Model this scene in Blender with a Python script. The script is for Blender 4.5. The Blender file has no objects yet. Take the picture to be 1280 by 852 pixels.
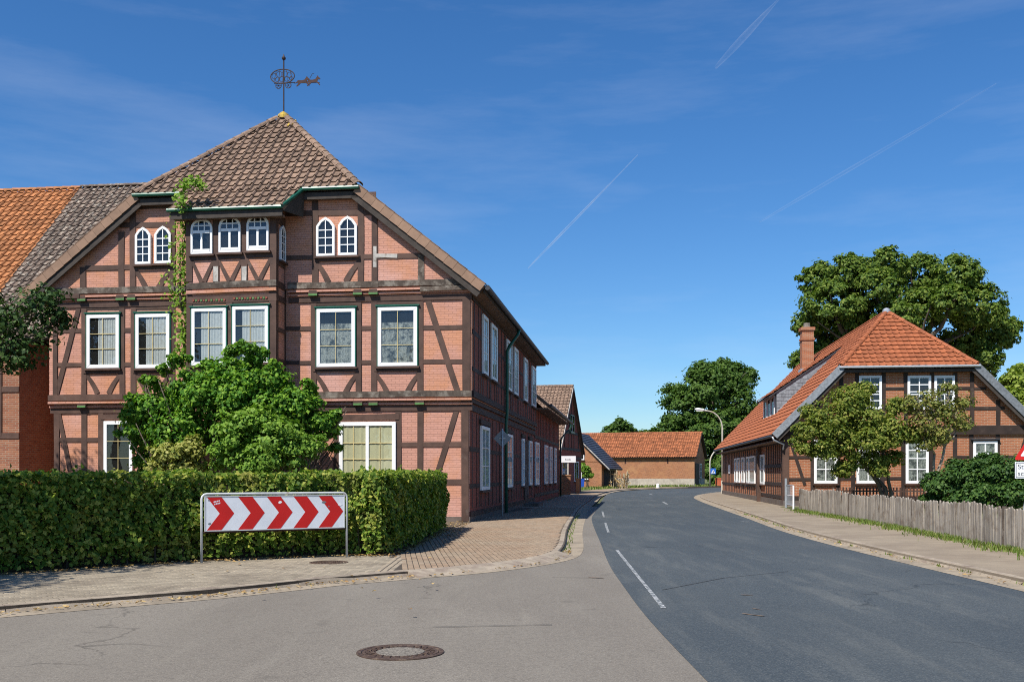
import bpy, bmesh, math, random
import numpy as np
from mathutils import Vector, Matrix

# ------------------------------------------------------------------ camera, sky, sun, exposure
SC = bpy.context.scene
COL = SC.collection
FPX, HX, HY, EYE = 1244.0, 640.0, 592.0, 1.55        # focal length and principal column / horizon row of the photograph, eye height
cam_d = bpy.data.cameras.new('camera'); cam = bpy.data.objects.new('camera', cam_d); COL.objects.link(cam)
cam.location = (0, 0, EYE); cam.rotation_euler = (math.radians(90), 0, 0)
cam_d.sensor_width = 36.0; cam_d.lens = FPX / 1280 * 36.0
cam_d.shift_y = (HY - 426.0) / 1280.0
cam_d.clip_start = 0.1; cam_d.clip_end = 200000
SC.camera = cam
SUN_TRAVEL = Vector((.585, .811, 0)); SUN_EL = math.radians(52)
world = bpy.data.worlds.new('World'); SC.world = world; world.use_nodes = True
wn, wl = world.node_tree.nodes, world.node_tree.links
bg = wn['Background']
sky = wn.new('ShaderNodeTexSky'); sky.sky_type = 'NISHITA'; sky.sun_disc = False
sky.sun_elevation = SUN_EL; sky.sun_rotation = math.atan2(-SUN_TRAVEL.x, -SUN_TRAVEL.y)
sky.air_density = 1.0; sky.dust_density = 0.35; sky.ozone_density = 4.0; sky.altitude = 50
# thin high cirrus: a faint white veil laid out by direction
tcw = wn.new('ShaderNodeTexCoord'); mpw = wn.new('ShaderNodeMapping'); mpw.inputs['Scale'].default_value = (1.2, 1.2, 7)
mpw.inputs['Rotation'].default_value = (0.12, 0.1, 0.4)
nzw = wn.new('ShaderNodeTexNoise'); nzw.inputs['Scale'].default_value = 2.2; nzw.inputs['Detail'].default_value = 7; nzw.inputs['Roughness'].default_value = .6
rpw = wn.new('ShaderNodeValToRGB'); rpw.color_ramp.elements[0].position = .46; rpw.color_ramp.elements[1].position = .9
rpw.color_ramp.elements[1].color = (.17, .17, .17, 1)
mxw = wn.new('ShaderNodeMixRGB'); mxw.inputs[2].default_value = (7.5, 8.0, 9.0, 1)
wl.new(tcw.outputs['Generated'], mpw.inputs[0]); wl.new(mpw.outputs[0], nzw.inputs['Vector']); wl.new(nzw.outputs[0], rpw.inputs[0])
wl.new(rpw.outputs[0], mxw.inputs[0])
hsv = wn.new('ShaderNodeHueSaturation'); hsv.inputs['Saturation'].default_value = 1.22
tnt = wn.new('ShaderNodeMixRGB'); tnt.blend_type = 'MULTIPLY'; tnt.inputs[0].default_value = 1; tnt.inputs[2].default_value = (.80, .98, 1.14, 1)
wl.new(sky.outputs[0], hsv.inputs['Color']); wl.new(hsv.outputs[0], tnt.inputs[1]); wl.new(tnt.outputs[0], mxw.inputs[1]); wl.new(mxw.outputs[0], bg.inputs[0])
bg.inputs[1].default_value = 0.088
sun_d = bpy.data.lights.new('sun', 'SUN'); sun_d.energy = 4.9; sun_d.angle = math.radians(.53); sun_d.color = (1, .955, .88)
sun = bpy.data.objects.new('sun', sun_d); COL.objects.link(sun)
tv = SUN_TRAVEL.normalized() * math.cos(SUN_EL); tv.z = -math.sin(SUN_EL)
sun.rotation_euler = tv.to_track_quat('-Z', 'Y').to_euler()
SC.view_settings.view_transform = 'Standard'; SC.view_settings.look = 'None'; SC.view_settings.gamma = 1; SC.view_settings.exposure = 0.42
SC.cycles.max_bounces = 6; SC.cycles.transparent_max_bounces = 16; SC.cycles.use_denoising = False
SC.cycles.pixel_filter_type = 'BLACKMAN_HARRIS'; SC.cycles.filter_width = 1.0

R = random.Random(7)
NR = np.random.default_rng(11)

# ------------------------------------------------------------------ helpers
def gp(px, py, z=0.0):
    """A point of the photograph that lies on the level z, as a place on the ground."""
    Y = FPX * (EYE - z) / (py - HY)
    return Vector(((px - HX) / FPX * Y, Y, z))
def at(px, py, Y):
    return Vector(((px - HX) / FPX * Y, Y, EYE + (HY - py) / FPX * Y))

class Frame:
    """Local axes of a building: x along its front (to the right), y into the depth."""
    def __init__(s, ox, oy, dx, dy):
        n = math.hypot(dx, dy); s.o = Vector((ox, oy, 0)); s.x = Vector((dx/n, dy/n, 0)); s.y = Vector((-dy/n, dx/n, 0))
        s.ang = math.atan2(dy, dx)
    def loc(s, p):
        d = Vector(p) - s.o; return Vector((d.dot(s.x), d.dot(s.y), p[2]))
    def _ray(s, px, py):
        c = s.loc(Vector((0, 0, EYE))); d = Vector(((px - HX)/FPX, 1, (HY - py)/FPX)); return c, Vector((d.dot(s.x), d.dot(s.y), d.z))
    def front(s, px, py, y=0.0):
        c, d = s._ray(px, py); t = (y - c.y) / d.y; return (c.x + t*d.x, c.z + t*d.z)
    def side(s, px, py, x=0.0):
        c, d = s._ray(px, py); t = (x - c.x) / d.x; return (c.y + t*d.y, c.z + t*d.z)
    def w(s, x, y, z=0.0):
        return s.o + s.x*x + s.y*y + Vector((0, 0, z))

def link(o, parent=None):
    COL.objects.link(o)
    if parent is not None: o.parent = parent
    return o
def thing(name, label, cat, loc=(0, 0, 0), rotz=0.0, group=None):
    o = bpy.data.objects.new(name, None); o.empty_display_size = .3; o.location = loc; o.rotation_euler = (0, 0, rotz)
    o['label'] = label; o['category'] = cat
    if group: o['group'] = group
    return link(o)
def tag(o, label, cat, group=None):
    o['label'] = label; o['category'] = cat
    if group: o['group'] = group
    return o
def kind(o, k): o['kind'] = k; return o
def lab(o, label): o['label'] = label; return o

class MB:
    """Collects shapes of one object."""
    def __init__(s): s.v = []; s.f = []
    def add(s, vs, fs):
        b = len(s.v); s.v += [Vector(v) for v in vs]; s.f += [[b + i for i in f] for f in fs]; return s
    def box(s, x0, x1, y0, y1, z0, z1):
        return s.add([(x0,y0,z0),(x1,y0,z0),(x1,y1,z0),(x0,y1,z0),(x0,y0,z1),(x1,y0,z1),(x1,y1,z1),(x0,y1,z1)],
                     [(0,3,2,1),(4,5,6,7),(0,1,5,4),(1,2,6,5),(2,3,7,6),(3,0,4,7)])
    def extrude(s, poly, d):
        """A flat polygon of 3-D points pushed along d."""
        n = len(poly); d = Vector(d); p = [Vector(q) for q in poly]
        return s.add(p + [q + d for q in p], [list(range(n)), list(range(2*n-1, n-1, -1))] + [(i, i+n, (i+1) % n + n, (i+1) % n) for i in range(n)])
    def pl(s, P, poly, o0, o1):
        return s.extrude([P(u, z, o0) for u, z in poly], P(0, 0, o1) - P(0, 0, o0))
    def ring(s, P, outer, inner, o0, o1):
        for i in range(len(outer)):
            j = (i + 1) % len(outer)
            s.pl(P, [outer[i], outer[j], inner[j], inner[i]], o0, o1)
        return s
    def tube(s, pts, r, n=8, cap=True):
        pts = [Vector(p) for p in pts]; rs = r if isinstance(r, (list, tuple)) else [r]*len(pts)
        b = len(s.v); up = None
        for i, p in enumerate(pts):
            t = (pts[min(i+1, len(pts)-1)] - pts[max(i-1, 0)]).normalized()
            if up is None:
                up = Vector((0, 0, 1)) if abs(t.z) < .9 else Vector((1, 0, 0))
            a = t.cross(up)
            if a.length < 1e-4: a = t.cross(Vector((0, 1, 0)))
            a.normalize(); c = a.cross(t).normalized(); up = c
            for k in range(n):
                an = 2*math.pi*k/n; s.v.append(p + (a*math.cos(an) + c*math.sin(an))*rs[i])
        for i in range(len(pts)-1):
            for k in range(n):
                s.f.append([b+i*n+k, b+i*n+(k+1) % n, b+(i+1)*n+(k+1) % n, b+(i+1)*n+k])
        if cap:
            s.f.append([b+k for k in range(n)][::-1]); s.f.append([b+(len(pts)-1)*n+k for k in range(n)])
        return s
    def lathe(s, c, prof, n=24):
        b = len(s.v); c = Vector(c)
        for r, z in prof:
            for k in range(n):
                a = 2*math.pi*k/n; s.v.append(c + Vector((r*math.cos(a), r*math.sin(a), z)))
        for i in range(len(prof)-1):
            for k in range(n): s.f.append([b+i*n+k, b+i*n+(k+1) % n, b+(i+1)*n+(k+1) % n, b+(i+1)*n+k])
        s.f.append([b+k for k in range(n)][::-1]); s.f.append([b+(len(prof)-1)*n+k for k in range(n)])
        return s
    def mesh(s, name, m, smooth=False, fix=True):
        me = bpy.data.meshes.new(name); me.from_pydata([tuple(v) for v in s.v], [], s.f)
        if fix:
            bm = bmesh.new(); bm.from_mesh(me); bmesh.ops.recalc_face_normals(bm, faces=bm.faces); bm.to_mesh(me); bm.free()
        if m: me.materials.append(m)
        if smooth: me.polygons.foreach_set('use_smooth', [True]*len(me.polygons))
        return me
    def build(s, name, m, parent=None, smooth=False, bevel=0.0):
        o = bpy.data.objects.new(name, s.mesh(name, m, smooth))
        if bevel:
            b = o.modifiers.new('bevel', 'BEVEL'); b.width = bevel; b.segments = 1; b.limit_method = 'ANGLE'
        return link(o, parent)
def plane(o, u, n):
    o, u, n = Vector(o), Vector(u), Vector(n)
    return lambda a, z, out=0.0: o + u*a + Vector((0, 0, z)) + n*out

def copy_tree(o, parent=None):
    c = o.copy(); COL.objects.link(c)
    if parent is not None: c.parent = parent
    for ch in list(o.children): copy_tree(ch, c)
    return c

# ------------------------------------------------------------------ materials
class NT:
    def __init__(s, name):
        s.m = bpy.data.materials.new(name); s.m.use_nodes = True; s.n = s.m.node_tree.nodes; s.l = s.m.node_tree.links
        s.p = s.n['Principled BSDF']; s.out = s.n['Material Output']
    def new(s, t, **k):
        q = s.n.new(t)
        for a, b in k.items(): setattr(q, a, b)
        return q
    def link(s, a, b): s.l.new(a, b)
    def mix(s, f, a, b, mode='MIX'):
        q = s.new('ShaderNodeMixRGB', blend_type=mode)
        for i, v in enumerate((f, a, b)):
            if isinstance(v, (int, float)): q.inputs[i].default_value = v
            elif isinstance(v, tuple): q.inputs[i].default_value = v if len(v) == 4 else v + (1,)
            else: s.link(v, q.inputs[i])
        return q.outputs[0]
    def math(s, op, a, b=0.0):
        q = s.new('ShaderNodeMath', operation=op)
        for i, v in enumerate((a, b)):
            if isinstance(v, (int, float)): q.inputs[i].default_value = v
            else: s.link(v, q.inputs[i])
        return q.outputs[0]
    def pos(s): return s.new('ShaderNodeNewGeometry').outputs['Position']
    def objc(s): return s.new('ShaderNodeTexCoord').outputs['Object']
    def noise(s, scale, detail=4, rough=.55, vec=None, stretch=None):
        q = s.new('ShaderNodeTexNoise'); q.inputs['Scale'].default_value = scale; q.inputs['Detail'].default_value = detail; q.inputs['Roughness'].default_value = rough
        v = vec if vec is not None else s.pos()
        if stretch:
            mp = s.new('ShaderNodeMapping'); mp.inputs['Scale'].default_value = stretch; s.link(v, mp.inputs[0]); v = mp.outputs[0]
        s.link(v, q.inputs['Vector']); return q.outputs[0]
    def ramp(s, f, stops):
        q = s.new('ShaderNodeValToRGB'); r = q.color_ramp
        while len(r.elements) < len(stops): r.elements.new(.5)
        for e, (p, c) in zip(r.elements, stops):
            e.position = p; e.color = (c, c, c, 1) if isinstance(c, (int, float)) else (tuple(c) + (1,))[:4]
        s.link(f, q.inputs[0]); return q.outputs[0]
    def rnd(s):
        a = s.new('ShaderNodeObjectInfo').outputs['Random']; b = s.new('ShaderNodeNewGeometry').outputs['Random Per Island']
        return s.math('FRACT', s.math('ADD', a, b))
    def bump(s, h, strength=.3, dist=.01):
        q = s.new('ShaderNodeBump'); q.inputs['Strength'].default_value = strength; q.inputs['Distance'].default_value = dist
        s.link(h, q.inputs['Height']); s.link(q.outputs[0], s.p.inputs['Normal'])
    def base(s, c):
        if isinstance(c, tuple): s.p.inputs['Base Color'].default_value = c + (1,)
        else: s.link(c, s.p.inputs['Base Color'])
    def rough(s, v, spec=.35):
        if isinstance(v, (int, float)): s.p.inputs['Roughness'].default_value = v
        else: s.link(v, s.p.inputs['Roughness'])
        s.p.inputs['Specular IOR Level'].default_value = spec

def sc(c, k): return tuple(min(1, x*k) for x in c)
def pm(name, c, rough=.75, var=.2, scale=4.0, bump=.25, bscale=60.0, c2=None, c2scale=.8, c2cut=(.5, .62), rnd=0.0, metal=0.0, spec=.35, stretch=None, bdist=.01, bc=None):
    """A plain weathered surface: base colour, mottling, an optional second colour in patches, fine relief."""
    t = NT(name)
    f = t.noise(scale, 6, .6, stretch=stretch)
    col = t.mix(t.ramp(f, [(.3, 0), (.7, 1)]), sc(c, 1-var), sc(c, 1+var))
    if c2:
        col = t.mix(t.ramp(t.noise(c2scale, 8, .65), [(c2cut[0], 0), (c2cut[1], 1)]), col, c2)
    if rnd:
        g = t.ramp(t.rnd(), [(0, 1-rnd), (1, 1+rnd)]) if rnd < 0 else None
        v = t.math('ADD', t.math('MULTIPLY', t.rnd(), 2*rnd), 1-rnd)
        q = t.new('ShaderNodeVectorMath', operation='SCALE'); t.link(col, q.inputs[0]); t.link(v, q.inputs['Scale']); col = q.outputs[0]
    t.base(col); t.rough(rough, spec); t.p.inputs['Metallic'].default_value = metal
    if bump: t.bump(t.noise(bscale, 4, .6, stretch=stretch), bump, bdist)
    return t.m
def brick_mat(name, c1, c2, mortar, axis='x', bw=.25, bh=.077, msize=.012, bump=.6, patch=None, patchcut=(.5, .68), patch2=None):
    t = NT(name)
    sep = t.new('ShaderNodeSeparateXYZ'); t.link(t.objc(), sep.inputs[0])
    cb = t.new('ShaderNodeCombineXYZ'); t.link(sep.outputs[0 if axis == 'x' else 1], cb.inputs[0]); t.link(sep.outputs[2], cb.inputs[1])
    # uneven courses
    wob = t.noise(1.3, 3, .5, vec=cb.outputs[0]); vm = t.new('ShaderNodeVectorMath', operation='MULTIPLY_ADD')
    cw = t.new('ShaderNodeCombineXYZ'); t.link(wob, cw.inputs[1]); t.link(wob, cw.inputs[0])
    t.link(cw.outputs[0], vm.inputs[0]); vm.inputs[1].default_value = (.03, .02, 0); t.link(cb.outputs[0], vm.inputs[2])
    b = t.new('ShaderNodeTexBrick'); t.link(vm.outputs[0], b.inputs['Vector'])
    b.inputs['Scale'].default_value = 1; b.inputs['Brick Width'].default_value = bw; b.inputs['Row Height'].default_value = bh
    b.inputs['Mortar Size'].default_value = msize; b.inputs['Mortar Smooth'].default_value = .4; b.inputs['Bias'].default_value = 0
    b.inputs['Color1'].default_value = c1 + (1,); b.inputs['Color2'].default_value = c2 + (1,); b.inputs['Mortar'].default_value = mortar + (1,)
    col = b.outputs['Color']
    col = t.mix(t.math('MULTIPLY', t.ramp(t.noise(2.2, 6, .65), [(.35, 0), (.7, 1)]), .45), col, sc(c1, .72))
    if patch: col = t.mix(t.ramp(t.noise(.55, 7, .7), [(patchcut[0], 0), (patchcut[1], .8)]), col, patch)
    if patch2: col = t.mix(t.ramp(t.noise(.42, 5, .6, stretch=(1.3, 1, 1)), [(.52, 0), (.66, .75)]), col, patch2)
    col = t.mix(t.math('MULTIPLY', t.ramp(t.noise(45, 3, .6), [(.4, 0), (.75, 1)]), .25), col, sc(c2, 1.25))
    t.base(col); t.rough(.85, .2)
    h = t.math('SUBTRACT', t.math('MULTIPLY', t.noise(50, 4, .6), .35), b.outputs['Fac'])
    t.bump(h, bump, .012)
    return t.m
def leaf_mat(name, cols, trans=.35, rough=.45, gain=1.35, patch=None):
    cols = [sc(c, gain) for c in cols]
    t = NT(name); t.m.use_backface_culling = False
    r = t.rnd()
    n = len(cols); col = t.ramp(r, [(i/(n-1), c) for i, c in enumerate(cols)])
    col = t.mix(t.math('MULTIPLY', t.noise(1.1, 3, .6), .35), col, sc(cols[0], .8))
    if patch: col = t.mix(t.ramp(t.noise(1.7, 5, .65), [(.55, 0), (.68, .8)]), col, patch)
    t.base(col); t.rough(.55, .2)
    tr = t.new('ShaderNodeBsdfTranslucent'); t.link(t.mix(1.0, col, (1.0, 1.15, .55), 'MULTIPLY'), tr.inputs[0])
    mx = t.new('ShaderNodeMixShader'); mx.inputs[0].default_value = trans
    t.link(t.p.outputs[0], mx.inputs[1]); t.link(tr.outputs[0], mx.inputs[2]); t.link(mx.outputs[0], t.out.inputs[0])
    return t.m
def glass_mat(name, tint=(.84, .86, .86)):
    t = NT(name)
    tr = t.new('ShaderNodeBsdfTransparent'); tr.inputs[0].default_value = tint + (1,)
    gl = t.new('ShaderNodeBsdfGlossy'); gl.inputs['Roughness'].default_value = .02; gl.inputs[0].default_value = (.95, .97, 1, 1)
    bp = t.new('ShaderNodeBump'); bp.inputs['Strength'].default_value = .05; bp.inputs['Distance'].default_value = .05; t.link(t.noise(1.6, 2), bp.inputs['Height'])
    t.link(bp.outputs[0], gl.inputs['Normal'])
    lw = t.new('ShaderNodeLayerWeight'); lw.inputs[0].default_value = .5
    fr = t.math('ADD', t.math('MULTIPLY', t.math('POWER', lw.outputs['Facing'], 4.0), .2), .04)
    mx = t.new('ShaderNodeMixShader'); t.link(fr, mx.inputs[0]); t.link(tr.outputs[0], mx.inputs[1]); t.link(gl.outputs[0], mx.inputs[2])
    t.link(mx.outputs[0], t.out.inputs[0]); return t.m

M = {}
SALMON, SALMON2 = (.56, .285, .21), (.47, .185, .13)
for ax in 'xy':
    M['salmon_'+ax] = brick_mat('painted_brick_'+ax, SALMON, sc(SALMON, .90), sc(SALMON, .80), ax, bump=.9, msize=.008, patch=(.55, .245, .125), patchcut=(.46, .62), patch2=(.60, .345, .285))
    M['brick_'+ax] = brick_mat('orange_brick_'+ax, (.43, .155, .07), (.30, .10, .048), (.44, .34, .24), ax, bump=.6, msize=.011)
    M['barnbrick_'+ax] = brick_mat('barn_brick_'+ax, (.42, .165, .07), (.22, .075, .035), (.44, .30, .19), ax, bump=.6, patch=(.46, .25, .12), patchcut=(.48, .66))
    M['oldbrick_'+ax] = brick_mat('old_brick_'+ax, (.36, .15, .08), (.24, .085, .05), (.33, .25, .18), ax, bump=.6)
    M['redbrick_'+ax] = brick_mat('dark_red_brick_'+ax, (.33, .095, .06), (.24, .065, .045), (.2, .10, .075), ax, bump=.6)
M['timber'] = pm('painted_timber', (.083, .046, .033), .7, .3, 3, .4, 40, c2=(.11, .085, .07), c2scale=1.6, c2cut=(.62, .72), stretch=(1, 1, 1), rnd=.2)
M['timber_old'] = pm('weathered_timber', (.085, .065, .05), .85, .45, 6, .6, 30, c2=(.22, .19, .155), c2scale=2.5, c2cut=(.5, .62), rnd=.2)
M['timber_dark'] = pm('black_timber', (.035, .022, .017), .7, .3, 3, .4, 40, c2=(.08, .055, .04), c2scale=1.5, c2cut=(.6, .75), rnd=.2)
M['white'] = pm('white_paint', (.80, .80, .79), .4, .04, 6, .05, 60)
M['whitewood'] = pm('white_wood', (.78, .77, .74), .5, .05, 9, .1, 60)
M['gold'] = pm('brass_bar', (.62, .50, .24), .4, .1, 8, 0)
M['green'] = pm('green_paint', (.02, .11, .07), .35, .15, 4, .05, 30)
M['darkgreen'] = pm('dark_green_paint', (.02, .05, .035), .4, .2, 4, .05, 30)
M['shade_dark'] = pm('painted_shade', (.015, .014, .013), .9, .2, 2, 0)  # near-black colour standing for unlit rooms and porch shade
M['curtain'] = pm('net_curtain', (.68, .68, .65), .9, .1, 12, .1, 80)
M['curtain_grey'] = pm('grey_lace', (.40, .40, .35), .9, .55, 22, .1, 80, c2=(.06, .065, .065), c2scale=5, c2cut=(.48, .62))
M['cream'] = pm('cream_blind', (.82, .74, .46), .8, .05, 6, .05, 50)
M['glass'] = glass_mat('window_glass')
M['whitewood_old'] = pm('bleached_timber', (.45, .42, .38), .9, .3, 6, .5, 30, c2=(.2, .17, .14), c2scale=3)
M['tile_brown'] = pm('brown_roof_tile', (.20, .132, .092), .8, .35, 7, .4, 50, c2=(.36, .30, .22), c2scale=9, c2cut=(.6, .72), rnd=.22)
M['tile_lichen'] = pm('lichen_roof_tile', (.15, .11, .085), .9, .4, 8, .5, 50, c2=(.36, .32, .26), c2scale=6, c2cut=(.52, .66), rnd=.25)
M['tile_orange'] = pm('orange_roof_tile', (.34, .135, .048), .75, .3, 5, .35, 50, c2=(.25, .13, .08), c2scale=7, c2cut=(.62, .74), rnd=.22)
M['tile_red'] = pm('red_roof_tile', (.285, .088, .034), .7, .2, 4, .3, 50, c2=(.25, .08, .04), c2scale=5, c2cut=(.64, .8), rnd=.14)
M['tile_barn'] = pm('barn_roof_tile', (.30, .108, .045), .8, .35, 2.5, .3, 50, c2=(.34, .12, .05), c2scale=1.4, c2cut=(.45, .65), rnd=.3)
M['tile_yellow'] = pm('yellow_lichen_tile', (.45, .31, .05), .9, .35, 9, .5, 40, c2=(.25, .17, .08), c2scale=8)
M['verge'] = pm('verge_tile', (.26, .16, .105), .75, .15, 3, .2, 50, rnd=.1)
M['slate'] = pm('slate', (.19, .205, .22), .55, .3, 9, .4, 40, rnd=.2)
M['sheet_dark'] = pm('dark_sheet', (.045, .045, .052), .5, .25, 4, .15, 30, rnd=.15)
M['eave_dark'] = pm('eave_board', (.05, .04, .033), .8, .3, 4, .3, 30)
M['soffit'] = pm('soffit_board', (.16, .10, .07), .8, .25, 4, .3, 30)
M['zinc'] = pm('zinc', (.42, .44, .46), .45, .12, 6, .05, 40, metal=.5)
M['galv'] = pm('galvanised_tube', (.50, .51, .50), .5, .15, 5, .1, 60, c2=(.30, .22, .16), c2scale=6, c2cut=(.63, .72))
M['iron'] = pm('wrought_iron', (.035, .02, .018), .6, .3, 8, .1, 40)
M['rust_iron'] = pm('rusted_iron', (.05, .018, .013), .7, .3, 8, .1, 40)
M['plinth'] = pm('stone_plinth', (.13, .10, .08), .9, .3, 3, .5, 25, c2=(.13, .11, .10), c2scale=2)
M['render'] = pm('grey_render', (.42, .37, .30), .9, .15, 3, .4, 25, c2=(.30, .26, .21), c2scale=1)
M['bark'] = pm('bark', (.10, .08, .06), .95, .4, 5, .9, 12, bdist=.03)
M['bark_pale'] = pm('pale_bark', (.30, .24, .18), .9, .3, 5, .6, 14, bdist=.02)
M['twig'] = pm('hedge_core_twigs', (.05, .04, .028), .95, .4, 9, .6, 30, bdist=.03)  # also colours the dark block added inside the hedge
M['kerb'] = pm('kerb_concrete', (.31, .255, .19), .9, .2, 5, .5, 90, c2=(.22, .17, .13), c2scale=2.2, rnd=.1)
M['paver'] = pm('grey_paver', (.28, .235, .17), .88, .15, 4, .5, 110, c2=(.20, .165, .12), c2scale=.9, c2cut=(.48, .62), rnd=.16)
M['paver_red'] = pm('red_paver', (.265, .185, .12), .88, .18, 3, .5, 110, c2=(.27, .205, .14), c2scale=.7, c2cut=(.42, .6), rnd=.13)
M['joint'] = pm('joint_sand', (.07, .055, .04), .95, .3, 6, .5, 80)
M['gutter'] = pm('gutter_stone', (.30, .245, .175), .9, .2, 3, .5, 80, c2=(.22, .18, .13), c2scale=1.2)
M['walk'] = pm('worn_path', (.26, .21, .15), .95, .15, 1.6, .5, 70, c2=(.21, .165, .118), c2scale=.5, c2cut=(.45, .62))
M['soil'] = pm('soil', (.12, .09, .06), .95, .35, 4, .8, 25, bdist=.03)
M['lawn'] = pm('lawn_soil', (.10, .12, .04), .95, .4, 3, .8, 30, c2=(.17, .14, .07), c2scale=.8, bdist=.03)
M['field'] = pm('field', (.10, .11, .05), .95, .3, .2, .6, 6, bdist=.05)
M['mark'] = pm('worn_road_paint', (.42, .42, .41), .8, .2, 12, .3, 120, c2=(.085, .10, .105), c2scale=14, c2cut=(.42, .56))
M['seam'] = pm('tar_seam', (.035, .034, .033), .8, .3, 8, .2, 60)
M['smear'] = pm('brown_smear', (.17, .12, .08), .9, .3, 8, .2, 60, c2=(.09, .085, .08), c2scale=9, c2cut=(.45, .55))
M['cast'] = pm('cast_iron', (.065, .04, .028), .6, .35, 18, .4, 90, c2=(.13, .09, .06), c2scale=14)
M['concrete'] = pm('cover_concrete', (.21, .185, .15), .9, .35, 14, .6, 120, c2=(.07, .06, .05), c2scale=45, c2cut=(.5, .6))
M['fence'] = pm('weathered_board', (.30, .262, .215), .9, .25, 5, .5, 40, c2=(.19, .15, .115), c2scale=3, c2cut=(.5, .66), rnd=.24, stretch=(3, 3, .35))
M['sign_white'] = pm('sign_white', (.68, .70, .73), .35, .06, 5, 0, c2=(.45, .48, .52), c2scale=2.5, c2cut=(.62, .75))
M['sign_red'] = pm('sign_red', (.50, .014, .011), .4, .08, 5, 0)
M['sign_blue'] = pm('sign_blue', (.03, .14, .5), .35, .05, 5, 0)
M['sign_back'] = pm('sign_back', (.22, .23, .24), .5, .1, 5, 0, metal=.4)
M['black'] = pm('black_print', (.012, .012, .012), .5, .1, 5, 0)
M['lamp'] = pm('lamp_hood', (.75, .75, .74), .4, .05, 5, 0)
M['lamp_pole'] = pm('lamp_pole', (.50, .46, .38), .5, .1, 5, .05, c2=(.45, .36, .24), c2scale=2)
M['bin_blue'] = pm('bin_blue', (.02, .08, .42), .45, .1, 5, 0)
M['bin_red'] = pm('bin_orange', (.5, .12, .05), .6, .2, 5, .1)
M['yellow'] = pm('bin_yellow', (.75, .48, .05), .5, .1, 5, 0)
M['dryleaf'] = leaf_mat('fallen_leaf', [(.20, .11, .045), (.36, .24, .09), (.40, .30, .14)], .1)
M['leaf_hedge'] = leaf_mat('hedge_leaf', [(.035, .075, .010), (.08, .135, .016), (.15, .21, .028), (.36, .34, .07)], .4, gain=1.65, patch=(.36, .33, .08))
M['leaf_hedge_edge'] = M['leaf_hedge']
M['leaf_vine'] = leaf_mat('vine_leaf', [(.035, .10, .012), (.07, .175, .018), (.14, .26, .025), (.21, .33, .035)], .35, patch=(.03, .075, .012))
M['leaf_vine_light'] = leaf_mat('creeper_leaf', [(.10, .20, .02), (.16, .27, .03), (.25, .34, .05)], .4)
M['leaf_light'] = leaf_mat('shrub_leaf', [(.07, .15, .018), (.14, .24, .03), (.22, .32, .05)], .35)
M['leaf_yellow'] = leaf_mat('yellow_shrub_leaf', [(.13, .16, .03), (.26, .26, .06), (.36, .33, .10)], .3)
M['leaf_dark'] = leaf_mat('dark_leaf', [(.02, .045, .012), (.035, .07, .018), (.06, .10, .02)], .2)
M['leaf_oak'] = leaf_mat('oak_leaf', [(.035, .07, .012), (.08, .135, .02), (.13, .185, .03), (.20, .24, .045)], .35)
M['leaf_far'] = leaf_mat('far_tree_leaf', [(.035, .075, .014), (.06, .11, .018), (.09, .145, .024)], .3)
M['leaf_pale'] = leaf_mat('pale_tree_leaf', [(.10, .15, .02), (.17, .23, .035), (.26, .30, .05)], .35)
M['leaf_apple'] = leaf_mat('apple_leaf', [(.06, .10, .018), (.13, .17, .028), (.21, .235, .042), (.28, .26, .06)], .4)
M['leaf_bare'] = leaf_mat('browning_leaf', [(.10, .13, .025), (.17, .18, .04), (.23, .18, .06)], .3)
M['leaf_bush'] = leaf_mat('bush_leaf', [(.022, .055, .012), (.04, .085, .018), (.075, .13, .022)], .25)
M['grass'] = leaf_mat('grass_blade', [(.07, .12, .018), (.12, .17, .03), (.22, .22, .07)], .3)
M['stalk'] = pm('dry_stalk', (.42, .35, .24), .9, .3, 6, .2, 30)

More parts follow.
